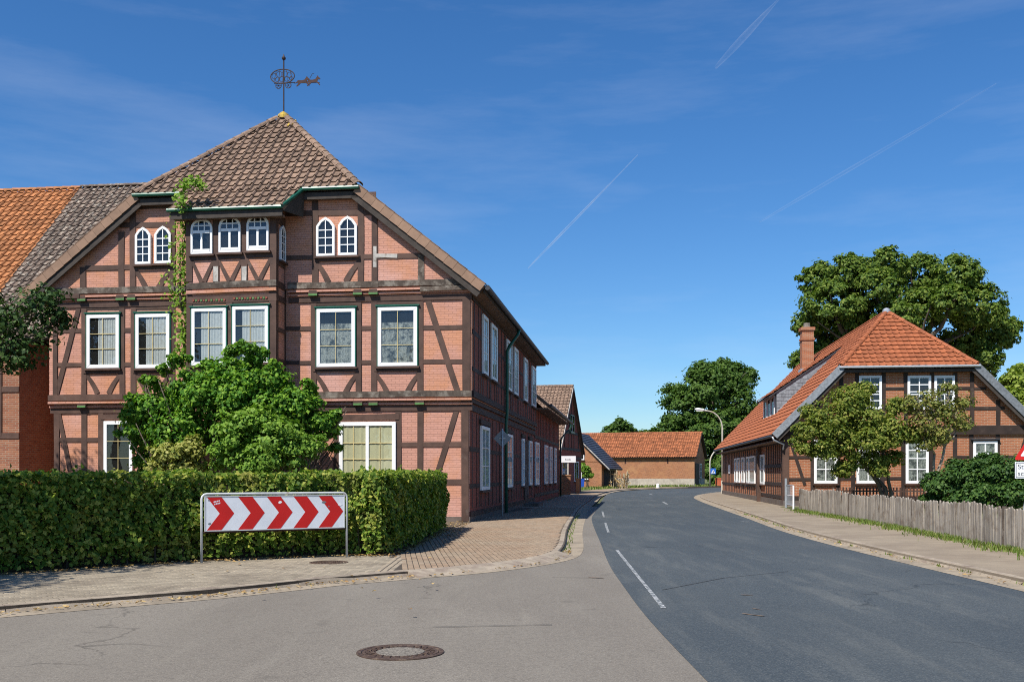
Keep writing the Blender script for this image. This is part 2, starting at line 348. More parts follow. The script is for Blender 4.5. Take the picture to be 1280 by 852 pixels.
def asphalt(name, c, patch, patch2, streak=.3):
    t = NT(name); p = t.pos()
    col = t.mix(t.ramp(t.noise(.35, 6, .6, stretch=(1.6, .5, 1)), [(.38, 0), (.66, 1)]), c, patch)
    col = t.mix(t.math('MULTIPLY', t.ramp(t.noise(.9, 7, .7, stretch=(2.2, .28, 1)), [(.5, 0), (.68, 1)]), streak), col, patch2)
    sp = t.noise(70, 2, .5); col = t.mix(t.math('MULTIPLY', t.ramp(sp, [(.52, 0), (.68, 1)]), .55), col, sc(patch2, 1.45))
    sp2 = t.noise(55, 3, .6); col = t.mix(t.math('MULTIPLY', t.ramp(sp2, [(.52, 0), (.70, 1)]), .5), col, sc(c, .45))
    ag = t.noise(30, 3, .65); col = t.mix(t.math('MULTIPLY', t.ramp(ag, [(.35, 1), (.5, 0)]), .38), col, sc(c, .5)); col = t.mix(t.math('MULTIPLY', t.ramp(t.noise(34, 3, .65, vec=t.new('ShaderNodeNewGeometry').outputs['Position'], stretch=(1.1, 1.1, 1)), [(.55, 0), (.68, 1)]), .4), col, sc(patch2, 1.35))
    pt = t.ramp(t.noise(.16, 3, .5, stretch=(1.4, .6, 1)), [(.44, 0), (.5, 1)]); col = t.mix(t.math('MULTIPLY', pt, .22), col, sc(c, .78))
    sg = t.ramp(t.noise(3.5, 5, .75, stretch=(.5, 3.0, 1)), [(.66, 0), (.72, 1)]); col = t.mix(t.math('MULTIPLY', sg, .5), col, sc(patch2, 1.3))
    # tarred cracks
    vo = t.new('ShaderNodeTexVoronoi', feature='DISTANCE_TO_EDGE'); vo.inputs['Scale'].default_value = .16
    mp = t.new('ShaderNodeVectorMath', operation='MULTIPLY_ADD'); cc = t.new('ShaderNodeTexNoise'); cc.inputs['Scale'].default_value = 1.2; cc.inputs['Detail'].default_value = 6
    t.link(p, cc.inputs['Vector']); t.link(cc.outputs[1], mp.inputs[0]); mp.inputs[1].default_value = (1.6, 1.6, 0); t.link(p, mp.inputs[2]); t.link(mp.outputs[0], vo.inputs['Vector'])
    crack = t.ramp(vo.outputs['Distance'], [(0, 1), (.004, 0)])
    gate = t.ramp(t.noise(.25, 2), [(.5, 0), (.56, .6)])
    col = t.mix(t.math('MULTIPLY', crack, gate), col, sc(c, .35))
    ol = t.math('MULTIPLY', t.ramp(t.noise(2.2, 2, .4), [(.68, 0), (.76, 1)]), .35); col = t.mix(ol, col, sc(c, .55))
    t.base(col); t.rough(.82, .3); t.bump(t.noise(90, 3, .6), .55, .008); return t.m
M['road'] = asphalt('dark_asphalt', (.048, .060, .068), (.068, .079, .083), (.112, .118, .112), .75)
M['side_road'] = asphalt('pale_asphalt', (.172, .150, .122), (.208, .184, .150), (.232, .207, .168), .6)
# ------------------------------------------------------------------ builders: windows, timbers, tiles, foliage
def inset(poly, d):
    n = len(poly); out = []
    area = sum(poly[i][0]*poly[(i+1) % n][1] - poly[(i+1) % n][0]*poly[i][1] for i in range(n))
    s = 1 if area > 0 else -1
    for i in range(n):
        p0, p1, p2 = Vector(poly[i-1]), Vector(poly[i]), Vector(poly[(i+1) % n])
        a = (p1 - p0).normalized(); b = (p2 - p1).normalized()
        na = Vector((-a.y, a.x))*s; nb = Vector((-b.y, b.x))*s
        k = 1 + na.dot(nb); out.append(tuple(p1 + (na + nb)*(d/max(k, .2))))
    return out
def span(poly, c, ax):
    """Where the line ax = c crosses a polygon, on the other axis."""
    h = []
    for i in range(len(poly)):
        a, b = poly[i], poly[(i+1) % len(poly)]
        if (a[ax] - c)*(b[ax] - c) < 0:
            t = (c - a[ax])/(b[ax] - a[ax]); h.append(a[1-ax] + t*(b[1-ax] - a[1-ax]))
    return (min(h), max(h)) if len(h) > 1 else None
def outline(u0, u1, z0, z1, top='flat'):
    if top == 'arch':
        w = (u1-u0)/2; zc = z1 - w*.85; pts = [(u0, z0), (u1, z0)]
        for k in range(9):
            a = math.pi*k/8; pts.append((u0+w+w*math.cos(a), zc+w*.85*math.sin(a)))
        return pts
    if top == 'gothic':
        w = (u1-u0)/2; return [(u0, z0), (u1, z0), (u1, z1-w*.95), (u1-w*.42, z1-w*.36), (u0+w, z1), (u0+w*.42, z1-w*.36), (u0, z1-w*.95)]
    return [(u0, z0), (u1, z0), (u1, z1), (u0, z1)]

def window(parent, P, u0, u1, z0, z1, top='flat', vb=(), hb=(), fw=.09, bw=.03, back='curtain', frame='white', bars='white', casing=None, sill=True, panes=True, ob=0.0, sash=None, name='window', half=None, drop=1.0):
    """Frame, panes, bars and what hangs behind the glass, standing in front of the wall face; all of it moves as one part of the house."""
    ol = outline(u0, u1, z0, z1, top); inn = inset(ol, fw)
    m = MB(); m.ring(P, ol, inn, ob-.02, ob+.062)
    iu0, iu1 = min(p[0] for p in inn), max(p[0] for p in inn); iz0, iz1 = min(p[1] for p in inn), max(p[1] for p in inn)
    if sash:      # a broad mullion between two casements
        for c in sash:
            cu = iu0 + (iu1-iu0)*c; s = span(inn, cu, 0); m.pl(P, [(cu-.055, s[0]), (cu+.055, s[0]), (cu+.055, s[1]), (cu-.055, s[1])], ob, ob+.056)
    w = m.build(name, M[frame], parent, bevel=.008)
    if back:
        b = MB(); b.pl(P, inset(ol, fw*.6), ob+.003, ob+.008); b.build('room_shade_panel', M['shade_dark'], w)  # dark panel painted as the unlit room; the wall is uncut
        if back != 'none':
            n = 24; cs = MB(); vs = []
            a0, a1 = (iu0, iu1) if not half else (iu0 + (iu1-iu0)*half[0], iu0 + (iu1-iu0)*half[1])
            for k in range(n+1):
                u = a0 + (a1-a0)*k/n; s = span(inn, min(max(u, iu0+.004), iu1-.004), 0) or (iz0, iz1)
                o = ob + .018 + .007*math.sin(k*1.9 + u0*5) + .004*math.sin(k*3.7)
                vs += [P(u, s[0], o), P(u, s[0] + (s[1]-s[0])*drop, o)]
            cs.add(vs, [(2*k, 2*k+2, 2*k+3, 2*k+1) for k in range(n)])
            cs.build('curtain' if back != 'cream' else 'blind', M[back], w)
    us = [iu0] + [iu0 + (iu1-iu0)*c for c in vb] + [iu1]; zs = [iz0] + [iz0 + (iz1-iz0)*c for c in hb] + [iz1]
    if panes and top == 'flat':
        for i in range(len(us)-1):
            for j in range(len(zs)-1):
                MB().pl(P, [(us[i], zs[j]), (us[i+1], zs[j]), (us[i+1], zs[j+1]), (us[i], zs[j+1])], ob+.0352, ob+.0388).build('pane', M['glass'], w)
    else:
        MB().pl(P, inn, ob+.0352, ob+.0388).build('pane', M['glass'], w)
    if vb or hb:
        g = MB()
        for c in us[1:-1]:
            s = span(inn, c+1e-4, 0); g.pl(P, [(c-bw/2, s[0]), (c+bw/2, s[0]), (c+bw/2, s[1]), (c-bw/2, s[1])], ob+.03, ob+.0482)
        for c in zs[1:-1]:
            s = span(inn, c+1e-4, 1); g.pl(P, [(s[0], c-bw/2), (s[1], c-bw/2), (s[1], c+bw/2), (s[0], c+bw/2)], ob+.029, ob+.0495)
        g.build('glazing_bar', M[bars], w)
    if casing:
        o2 = inset(ol, -.035); c = MB()
        n = len(ol)
        c.ring(P, o2, inset(ol, -.004), ob-.02, ob+.05)
        c.pl(P, [(u0-.08, z1+.035), (u1+.08, z1+.035), (u1+.08, z1+.075), (u0-.08, z1+.075)], ob-.02, ob+.085)
        c.build('casing', M[casing], w)
    if sill:
        MB().pl(P, [(u0-.07, z0-.07), (u1+.07, z0-.07), (u1+.07, z0-.006), (u0-.07, z0-.006)], ob-.02, ob+.11).build('sill', M['timber'] if frame == 'white' else M[frame], w)
    return w

def timber(parent, P, a, b, w=.19, o=.03, mat='timber', name='timber_post', back=-.02):
    """One beam of the framing, from a to b on the wall, slightly uneven as hewn wood is."""
    a, b = Vector(a), Vector(b); d = (b-a).normalized(); s = Vector((-d.y, d.x))*(w/2)
    o += R.uniform(0, .006); j = lambda: 1 + R.uniform(-.07, .07); L = (b-a).length; mid = a + (b-a)*R.uniform(.35, .65) + s*R.uniform(-.1, .1)
    poly = [a - s*j(), mid - s*j(), b - s*j(), b + s*j(), mid + s*j(), a + s*j()]
    return MB().pl(P, [tuple(q) for q in poly], back, o).build(name, M[mat] if isinstance(mat, str) else mat, parent)
def curved_brace(parent, P, a, b, bulge, w=.15, o=.026, mat='timber', name='timber_brace'):
    a, b = Vector(a), Vector(b); d = (b-a); n = Vector((-d.y, d.x)).normalized(); lo, hi = [], []
    for k in range(6):
        t = k/5; c = a + d*t + n*bulge*math.sin(math.pi*t); ww = w*(.8 + .4*t)
        lo.append(tuple(c - n*ww/2)); hi.append(tuple(c + n*ww/2))
    m = MB(); o += R.uniform(0, .004)
    for k in range(5): m.pl(P, [lo[k], lo[k+1], hi[k+1], hi[k]], -.02, o)
    return m.build(name, M[mat], parent)

PAN = [(0, .004), (.06, -.004), (.32, -.012), (.55, -.004), (.68, .026), (.80, .066), (.91, .062), (1.0, .012)]
LOWPAN = [(0, .002), (.3, -.006), (.6, .0), (.8, .026), (.92, .024), (1.0, .004)]
FLAT = [(0.015, .006), (.985, .006)]
def tile_mb(tw, th, prof, lift=.05, over=1.1):
    m = MB(); n = len(prof)
    m.v = [Vector((t*tw*1.03, 0, z+lift)) for t, z in prof] + [Vector((t*tw*1.03, th*over, z)) for t, z in prof] + [Vector((t*tw*1.03, 0, z+lift-.024)) for t, z in prof]
    m.f = [[i, i+1, n+i+1, n+i] for i in range(n-1)] + [[2*n+i, 2*n+i+1, i+1, i] for i in range(n-1)]
    return m
def tiles(parent, mat, O, U, V, poly, tw=.3, th=.34, nparts=0, prof=PAN, name='roof_tile', near=None, lift=.052):
    """Courses of real tiles over a convex field of a roof; the first nparts (nearest the point near) are objects of their own, the rest one mesh."""
    O, U, V = Vector(O), Vector(U).normalized(), Vector(V).normalized(); N = U.cross(V)
    umin, umax = min(p[0] for p in poly), max(p[0] for p in poly); vmin, vmax = min(p[1] for p in poly), max(p[1] for p in poly)
    base = tile_mb(tw, th, prof, lift); bme = base.mesh(name, mat, fix=False)
    def inside(u, v):
        return all((b[0]-a[0])*(v-a[1]) - (b[1]-a[1])*(u-a[0]) >= -1e-6 for a, b in zip(poly, poly[1:] + poly[:1]))
    full, cut = [], []
    nu, nv = int((umax-umin)/tw)+2, int((vmax-vmin)/th)+1
    for j in range(nv):
        for i in range(-1, nu):
            u, v = umin + i*tw, vmin + j*th
            k = [inside(u+a*tw, v+b*th) for a in (0, .5, 1) for b in (0, .5, 1.1)]
            if all(k): full.append((u, v))
            elif any(k): cut.append((u, v))
    if near is not None:
        nr = Vector(near); full.sort(key=lambda q: (O + U*q[0] + V*q[1] - nr).length)
    jit = lambda: (R.uniform(-.006, .006), R.uniform(-.008, .008), R.uniform(-.003, .006))
    def mat4(u, v):
        a, b, c = jit(); p = O + U*(u+a) + V*(v+b) + N*(.02+c)
        m = Matrix.Identity(4); tw_ = R.uniform(-.012, .012); uu = (U + V*tw_).normalized(); vv = N.cross(uu)
        for r in range(3): m[r][0], m[r][1], m[r][2], m[r][3] = uu[r], vv[r], N[r], p[r]
        return m
    for u, v in full[:nparts]:
        o = bpy.data.objects.new(name, bme); o.matrix_basis = mat4(u, v); link(o, parent)
    rest = full[nparts:]
    def joined(lst, clip):
        if not lst: return None
        bv = np.array([tuple(q) for q in base.v]); nb = len(bv); vs, fs = [], []
        for i, (u, v) in enumerate(lst):
            m = np.array(mat4(u, v)); vs.append(bv @ m[:3, :3].T + m[:3, 3]); fs += [[x + i*nb for x in f] for f in base.f]
        me = bpy.data.meshes.new(name); me.from_pydata(np.concatenate(vs).tolist(), [], fs); me.materials.append(mat)
        if clip:
            bm = bmesh.new(); bm.from_mesh(me)
            for a, b in zip(poly, poly[1:] + poly[:1]):
                d = Vector((b[0]-a[0], b[1]-a[1])).normalized(); no = U*d.y - V*d.x
                bmesh.ops.bisect_plane(bm, geom=bm.verts[:] + bm.edges[:] + bm.faces[:], plane_co=O + U*a[0] + V*a[1] + no*.01, plane_no=no, clear_outer=True)
            bm.to_mesh(me); bm.free()
        return me
    vs = joined(rest, False); ms = joined(cut, True)
    if vs is not None or ms is not None:
        bm = bmesh.new()
        for x in (vs, ms):
            if x is not None: bm.from_mesh(x)
        me = bpy.data.meshes.new(name); bm.to_mesh(me); bm.free(); me.materials.append(mat)
        o = bpy.data.objects.new('roof_tiles' if False else 'tile_field', me); o['kind'] = 'stuff'; link(o, parent)
def ridge(parent, mat, A, B, r=.13, seg=.36, name='ridge_tile', flat=.8):
    """Half-round ridge or hip tiles in a row from A up to B."""
    A, B = Vector(A), Vector(B); d = (B-A); L = d.length; d.normalize(); n = max(1, int(L/seg)); seg = L/n
    x = Vector((0, 0, 1)).cross(d).normalized(); z = d.cross(x)
    m = MB(); k = 7
    for t, rr in ((0, r*1.08), (seg*1.05, r*.92)):
        for i in range(k):
            a = math.pi*i/(k-1); m.v.append(Vector((math.cos(a)*rr, t, math.sin(a)*rr*flat)))
    for t, rr in ((0, r*1.08-.03),):
        for i in range(k):
            a = math.pi*i/(k-1); m.v.append(Vector((math.cos(a)*rr, t, math.sin(a)*rr*flat)))
    m.f = [[i, i+1, k+i+1, k+i] for i in range(k-1)] + [[2*k+i, 2*k+i+1, i+1, i] for i in range(k-1)]
    me = m.mesh(name, mat, fix=False)
    for q in range(n):
        o = bpy.data.objects.new(name, me); p = A + d*(q*seg + R.uniform(-.01, .01)) + z*R.uniform(0, .012); M4 = Matrix.Identity(4)
        for c in range(3): M4[c][0], M4[c][1], M4[c][2], M4[c][3] = x[c], d[c], z[c], p[c]
        o.matrix_basis = M4; link(o, parent)

def leaves(name, C, Nn, size, mat, parent=None, aspect=.62, jit=.35, droop=.0):
    """One mesh of many single folded leaves at the points C, facing roughly along Nn."""
    n = len(C); Nn = Nn + NR.normal(0, .45, (n, 3)); Nn /= np.linalg.norm(Nn, axis=1)[:, None] + 1e-9
    d = NR.normal(0, 1, (n, 3)); d[:, 2] -= droop; d -= Nn*(d*Nn).sum(1)[:, None]; d /= np.linalg.norm(d, axis=1)[:, None] + 1e-9
    s = np.cross(Nn, d); L = size*(1 + NR.uniform(-jit, jit, n)); Wd = L*aspect
    fold = Nn*(Wd*.22)[:, None]
    v = np.empty((n, 4, 3)); a = d*(L/2)[:, None]; b = s*(Wd/2)[:, None]
    v[:, 0] = C - a; v[:, 1] = C - a*.05 + b + fold; v[:, 2] = C + a; v[:, 3] = C - a*.05 - b + fold
    me = bpy.data.meshes.new(name); me.vertices.add(4*n); me.vertices.foreach_set('co', v.reshape(-1))
    me.loops.add(4*n); me.loops.foreach_set('vertex_index', np.arange(4*n, dtype=np.int32))
    me.polygons.add(n); me.polygons.foreach_set('loop_start', np.arange(0, 4*n, 4, dtype=np.int32))
    try: me.polygons.foreach_set('loop_total', np.full(n, 4, dtype=np.int32))
    except Exception: pass
    me.update(calc_edges=True); me.materials.append(mat)
    return link(bpy.data.objects.new(name, me), parent)
def crown_points(lobes, n, sub=26, subr=.30, fill=.12, low=-.75, spread=1.0):
    """Leaf places for a crown: lobes carry clumps, clumps carry leaves, a few leaves fill the inside."""
    c = np.array([l[0] for l in lobes], float); r = np.array([l[1] if hasattr(l[1], '__len__') else (l[1],)*3 for l in lobes], float)
    w = (r.prod(1))**(2/3); w /= w.sum(); P, N = [], []
    for i in range(len(lobes)):
        ns = max(5, int(sub)); k = int(n*w[i]*(1-fill))
        d = NR.normal(0, 1, (ns, 3)); d /= np.linalg.norm(d, axis=1)[:, None]; d[:, 2] = np.where(d[:, 2] < low, -d[:, 2], d[:, 2])
        cc = c[i] + d*r[i]*NR.uniform(.62, .95, (ns, 1)); sr = r[i].mean()*subr*NR.uniform(.6, 1.35, ns)
        q = NR.integers(0, ns, k); e = NR.normal(0, 1, (k, 3)); e /= np.linalg.norm(e, axis=1)[:, None]
        rad = sr[q]*NR.uniform(.25, 1.0, k)**.5*spread*(1 + (NR.uniform(0, 1, k) < .22)*np.minimum(NR.exponential(.4, k), .8)); p = cc[q] + e*rad[:, None]*np.array([1.15, 1.15, .8])
        P.append(p); nn = e*.55 + d[q]*.6 + np.array([0, 0, .45]); N.append(nn)
        k2 = int(n*w[i]*fill); e = NR.normal(0, 1, (k2, 3)); e /= np.linalg.norm(e, axis=1)[:, None]
        P.append(c[i] + e*r[i]*(NR.uniform(0, 1, (k2, 1))**(1/3))*.75); N.append(e + np.array([0, 0, .5]))
    return np.concatenate(P), np.concatenate(N)
def limb(m, a, b, r0, r1, sag=.0, n=5, wob=.06):
    a, b = Vector(a), Vector(b); L = (b-a).length; pts = []; rs = []
    for k in range(n+1):
        t = k/n; p = a.lerp(b, t) + Vector((R.uniform(-1, 1), R.uniform(-1, 1), R.uniform(-.5, .5)))*L*wob*math.sin(math.pi*t); p.z += sag*math.sin(math.pi*t)*L
        pts.append(p); rs.append(r0 + (r1-r0)*t**.8)
    m.tube(pts, rs, 8); return pts
def tree(name, label, cat, base, lobes, n, leaf, size, trunk_r, fork, bark='bark', group=None, sub=26, subr=.30, fill=.12, stems=None, twigs=3, aspect=.62, low=-.75):
    """A tapered trunk, limbs out to each lobe of the crown, and the crown of single leaves; places are in the world."""
    base = Vector(base); t = thing(name, label, cat, base, 0, group); m = MB(); inv = -base
    b0 = Vector((0, 0, 0)); f = Vector(fork) - base
    if stems is None:
        limb(m, b0 - Vector((0, 0, .2)), f, trunk_r*1.25, trunk_r*.8, n=6, wob=.03)
        root = [f]
    else:
        root = []
        for s in stems:
            p = limb(m, b0 - Vector((0, 0, .1)), Vector(s) - base, trunk_r, trunk_r*.6, n=6, wob=.05); root.append(p[-1])
    for l in lobes:
        c = Vector(l[0]) - base; r = l[1] if not hasattr(l[1], '__len__') else sum(l[1])/3
        st = min(root, key=lambda q: (q-c).length)
        pp = limb(m, st, c, trunk_r*.5, trunk_r*.2, n=5, wob=.08)
        for k in range(twigs):
            e = Vector((R.gauss(0, 1), R.gauss(0, 1), R.gauss(.2, .8))).normalized()*r*.85
            limb(m, pp[R.choice((3, 4, 5))], c + e, trunk_r*.2, trunk_r*.05, n=4, wob=.08)
    m.build('trunk', M[bark], t, smooth=True)
    P, N = crown_points([((Vector(l[0]) - base)[:], l[1]) for l in lobes], n, sub, subr, fill, low)
    leaves('crown', P, N, size, M[leaf], t, aspect)
    return t
def shrub(name, label, cat, base, lobes, n, leaf, size, group=None, sub=30, subr=.28, fill=.2, aspect=.7, low=-.3):
    base = Vector(base); t = thing(name, label, cat, base, 0, group); m = MB()
    for l in lobes:
        c = Vector(l[0]) - base
        if max(l[1]) < .38 and R.random() < .8: continue
        for k in range(3):
            limb(m, Vector((c.x*.4 + R.uniform(-.2, .2), c.y*.4 + R.uniform(-.2, .2), -.1)), c + Vector((R.uniform(-.3, .3), R.uniform(-.3, .3), R.uniform(-.2, .3))), .035, .012, n=4)
    m.build('stem', M['bark'], t, smooth=True)
    P, N = crown_points([((Vector(l[0]) - base)[:], l[1]) for l in lobes], n, sub, subr, fill, low)
    keep = P[:, 2] > .02
    leaves('foliage', P[keep], N[keep], size, M[leaf], t, aspect)
    return t
# ------------------------------------------------------------------ the ground
def poly_slab(name, pts, ztop, thick, m, parent=None, k='structure'):
    bm = bmesh.new(); vs = [bm.verts.new((p[0], p[1], ztop)) for p in pts]; f = bm.faces.new(vs); f.normal_update()
    if f.normal.z < 0: f.normal_flip()
    top = bmesh.ops.triangulate(bm, faces=[f])['faces']
    if thick:
        r = bmesh.ops.extrude_face_region(bm, geom=top); bmesh.ops.translate(bm, verts=[q for q in r['geom'] if isinstance(q, bmesh.types.BMVert)], vec=(0, 0, 0))
        low = [v for v in bm.verts if v not in set(q for q in r['geom'] if isinstance(q, bmesh.types.BMVert))]
        for v in low: v.co.z = ztop - thick
        bmesh.ops.recalc_face_normals(bm, faces=bm.faces)
    me = bpy.data.meshes.new(name); bm.to_mesh(me); bm.free(); me.materials.append(m)
    o = link(bpy.data.objects.new(name, me), parent)
    if k and parent is None: o['kind'] = k
    return o
def offset_line(pts, d):
    out = []
    for i, p in enumerate(pts):
        a = Vector(pts[max(i-1, 0)]); b = Vector(pts[min(i+1, len(pts)-1)]); t = (b-a).normalized(); out.append((p[0]+t.y*d, p[1]-t.x*d))
    return out
def dense(pts, step):
    """A smooth line through the points, cut in equal steps."""
    P = [Vector((p[0], p[1], 0)) for p in pts]; fine = []
    for i in range(len(P)-1):
        p0, p1, p2, p3 = P[max(i-1, 0)], P[i], P[i+1], P[min(i+2, len(P)-1)]
        for k in range(12):
            t = k/12; fine.append(.5*((2*p1) + (p2-p0)*t + (2*p0-5*p1+4*p2-p3)*t*t + (3*p1-p0-3*p2+p3)*t**3))
    fine.append(P[-1]); out = [fine[0]]; acc = 0
    for a, b in zip(fine, fine[1:]):
        L = (b-a).length; s = 0
        while acc + (L - s) >= step:
            s += step - acc; acc = 0; out.append(a.lerp(b, s/L))
        acc += L - s
    return [(q.x, q.y) for q in out]
def in_poly(p, poly):
    c = False; x, y = p; j = len(poly)-1
    for i in range(len(poly)):
        xi, yi = poly[i][:2]; xj, yj = poly[j][:2]
        if (yi > y) != (yj > y) and x < (xj-xi)*(y-yi)/(yj-yi) + xi: c = not c
        j = i
    return c

kind(poly_slab('ground', [(-3000, -3000), (3000, -3000), (3000, 3000), (-3000, 3000)], -.16, 0, M['field']), 'structure')
poly_slab('side_road', [(-60, -60), (9, -60), (9, 50), (-60, 50)], -.084, 0, M['side_road'])
RL = [(2.2, -60), (1.75, -10), (1.58, 4), (1.53, 10.5), (1.62, 14.4), (1.75, 17.9), (2.06, 23), (2.85, 35.6), (3.6, 43), (5.4, 60), (8.3, 84), (12.5, 100), (19, 112), (26, 120), (40, 132), (70, 152)]
RR = [(7.0, -60), (7.0, -10), (7.08, 13), (7.5, 26), (8.8, 38), (11.3, 60), (13.2, 72), (16.3, 83), (21.5, 94), (32, 107), (50, 122), (75, 140)]
RLd, RRd = dense(RL, 1.0), dense(RR, 1.0)
poly_slab('road', RLd + RRd[::-1], -.08, 0, M['road'])
KL = [(-24, -7), (-12, 5.6), (-9, 8.75), (-6, 11.7), (-4.15, 13.3), (-2.86, 14.8), (-2.0, 15.6), (-.54, 16.95), (.6, 18.8), (1.08, 21.1), (1.55, 27.8), (2.15, 35), (3.15, 46), (4.4, 57), (6.9, 78), (10.9, 99), (17.4, 113), (24.5, 121.5), (38, 133), (69, 154)]
KLd = dense(KL, .5)
KRd = dense(offset_line(RR, .42), .5)
def strip(name, a, b, z, m, k='structure'):
    n = min(len(a), len(b)); return a
# gutters of pale stone between asphalt and kerb
gl = [p for p in KLd if p[1] > 2]
poly_slab('gutter_left', gl + offset_line(gl, .42)[::-1], -.0795, 0, M['gutter'])
poly_slab('gutter_right', KRd + RRd[::-1], -.076, 0, M['gutter'])
# the raised paths
pav_left = poly_slab('pavement', KLd + [(69, 400), (-80, 400), (-80, -7)], -.006, .3, M['joint'])
path_right = poly_slab('footpath', KRd + [(90, 139), (90, -60)], 0, .3, M['walk'])
HF = [(-13.0, 10.6), (-10.5, 12.9), (-7.95, 15.25), (-5.6, 17.62), (-3.28, 18.92), (-2.3, 19.45), (-1.9, 27.2)]         # front of the hedge
FL = [(8.6, 2), (9.35, 11), (10.1, 19.7), (10.5, 23.2), (11.3, 30.6), (12.1, 41.9)]                                # line of the board fence
poly_slab('garden_soil', HF + [(-1.45, 31.0), (-1.6, 32.3), (-16, 36), (-40, 40), (-60, 10)], .014, .05, M['soil'])
poly_slab('garden_lawn', FL + [(12.6, 46.8), (26, 46.2), (60, 45), (85, 45), (85, 2)], .014, .05, M['lawn'])
# far verge with rough grass below the barn
verge_far = offset_line(dense(KL[13:], 1.0), -2.4)
poly_slab('verge', verge_far + [(60, 300), (-10, 300), (3, 95)], .01, .05, M['lawn'])

# kerb stones, each one metre, every stone a part
def kerb(line, name, ramp=None, sgn=1):
    root = bpy.data.objects.new(name, None); link(root); root['kind'] = 'structure'
    step = 2; i = 0
    while i + step < len(line):
        a, b = Vector((*line[i], 0)), Vector((*line[i+step], 0)); mid = (a+b)/2
        if mid.y < -6 or mid.y > 118: i += step; continue
        t = (b-a).normalized(); n = Vector((-t.y, t.x, 0))*sgn; g = t*.006; dz = R.uniform(-.006, .006); a2, b2 = a+g, b-g
        rp = ramp and ramp(mid)
        prof = [(-.30, -.084), (-.27, -.066), (.0, .004), (.14, .006), (.14, -.3), (-.30, -.3)] if rp else [(-.03, -.3), (-.03, -.085), (.012, -.02), (.035, .006), (.14, .008), (.14, -.3)]
        m = MB(); m.extrude([a2 + n*o + Vector((0, 0, z+dz)) for o, z in prof], b2-a2)
        m.build('kerb_stone', M['kerb'], root)
        i += step
    return root
kerb(KLd, 'kerb', lambda p: -1.9 < p.x < .9 and 15.6 < p.y < 20.0)
kerb(KRd, 'kerb', None, -1)

# pavers: single stones where they can be told apart, the nearest ones objects of their own
def paver_field(poly, ang, m, parent, nparts=300, l=.2, w=.1, gap=.0065, z0=0.0):
    ex, ey = Vector((math.cos(ang), math.sin(ang), 0)), Vector((-math.sin(ang), math.cos(ang), 0)); sp = []
    us = [Vector((*p[:2], 0)).dot(ex) for p in poly]; vs = [Vector((*p[:2], 0)).dot(ey) for p in poly]
    j = 0; v = min(vs)
    while v < max(vs):
        u = min(us) - (l/2 if j % 2 else 0)
        while u < max(us):
            c = ex*u + ey*v
            if in_poly((c.x, c.y), poly): sp.append(c.copy())
            u += l
        v += w; j += 1
    sp.sort(key=lambda c: c.length)
    def pv():
        m_ = MB(); a, b, c = l/2-gap, w/2-gap, .008
        m_.add([(-a,-b,-.03),(a,-b,-.03),(a,b,-.03),(-a,b,-.03),(-a,-b,-c),(a,-b,-c),(a,b,-c),(-a,b,-c),(-a+c,-b+c,0),(a-c,-b+c,0),(a-c,b-c,0),(-a+c,b-c,0)],
               [(0,1,5,4),(1,2,6,5),(2,3,7,6),(3,0,4,7),(4,5,9,8),(5,6,10,9),(6,7,11,10),(7,4,8,11),(8,9,10,11)]); return m_
    base = pv(); me = base.mesh('paver', m, fix=False)
    def M4():
        return Matrix.Rotation(ang + R.uniform(-.012, .012), 4, 'Z') @ Matrix.Rotation(R.uniform(-.012, .012), 4, 'X') @ Matrix.Rotation(R.uniform(-.008, .008), 4, 'Y')
    seen = [c for c in sp if abs(c.x/max(c.y, 1)) < .53]
    for c in seen[:nparts]:
        o = bpy.data.objects.new('paver', me); q = M4(); q.translation = c + Vector((0, 0, z0 + R.uniform(-.0015, .002))); o.matrix_basis = q; link(o, parent)
    ids = set(id(c) for c in seen[:nparts]); rest = [c for c in sp if id(c) not in ids]
    bv = np.array([tuple(q) for q in base.v]); nb = len(bv); V_, F_ = [], []
    for i, c in enumerate(rest):
        q = np.array(M4()); V_.append(bv @ q[:3, :3].T + np.array([c.x, c.y, z0 + R.uniform(-.0015, .002)])); F_ += [[x + i*nb for x in f] for f in base.f]
    me2 = bpy.data.meshes.new('paver_field'); me2.from_pydata(np.concatenate(V_).tolist(), [], F_); me2.materials.append(m)
    o = link(bpy.data.objects.new('paver_field', me2), parent); o['kind'] = 'stuff'
ki = offset_line(KLd, -.17)
near_k = [p for p in ki if p[0] < -2.15 and p[0] > -10.5]
paver_field(near_k + [(-2.15, 15.7), (-2.25, 19.2)] + [(-3.3, 18.95), (-5.62, 17.65), (-8.0, 15.3), (-10.5, 12.9), (-12.5, 11.0)], math.atan2(.698, .716), M['paver'], pav_left, 300)
red_k = [p for p in ki if -1.95 < p[0] and p[1] < 46]
walk_red = link(bpy.data.objects.new('forecourt', None)); walk_red['kind'] = 'structure'
paver_field(red_k + [(1.15, 46), (-.62, 38), (-1.3, 32.0), (-1.45, 31.0), (-1.85, 27.3), (-2.2, 19.3), (-1.95, 18.0)], math.radians(97), M['paver_red'], walk_red, 300, gap=.0045)
# band of pale setts that divides grey from red paving, and the rest of the walk along the houses
paver_field([(-2.15, 15.75), (-1.95, 15.85), (-1.95, 18.1), (-2.2, 19.25), (-2.25, 19.2)], math.radians(90), M['gutter'], walk_red, 20)
far_k = [p for p in ki if 45.5 < p[1] < 118]
poly_slab('walk_surface', far_k + [(8, 122), (0, 100), (-.5, 60), (-.6, 38.5), (-.1, 45.5)], -.002, 0, M['paver_red'], walk_red, None)

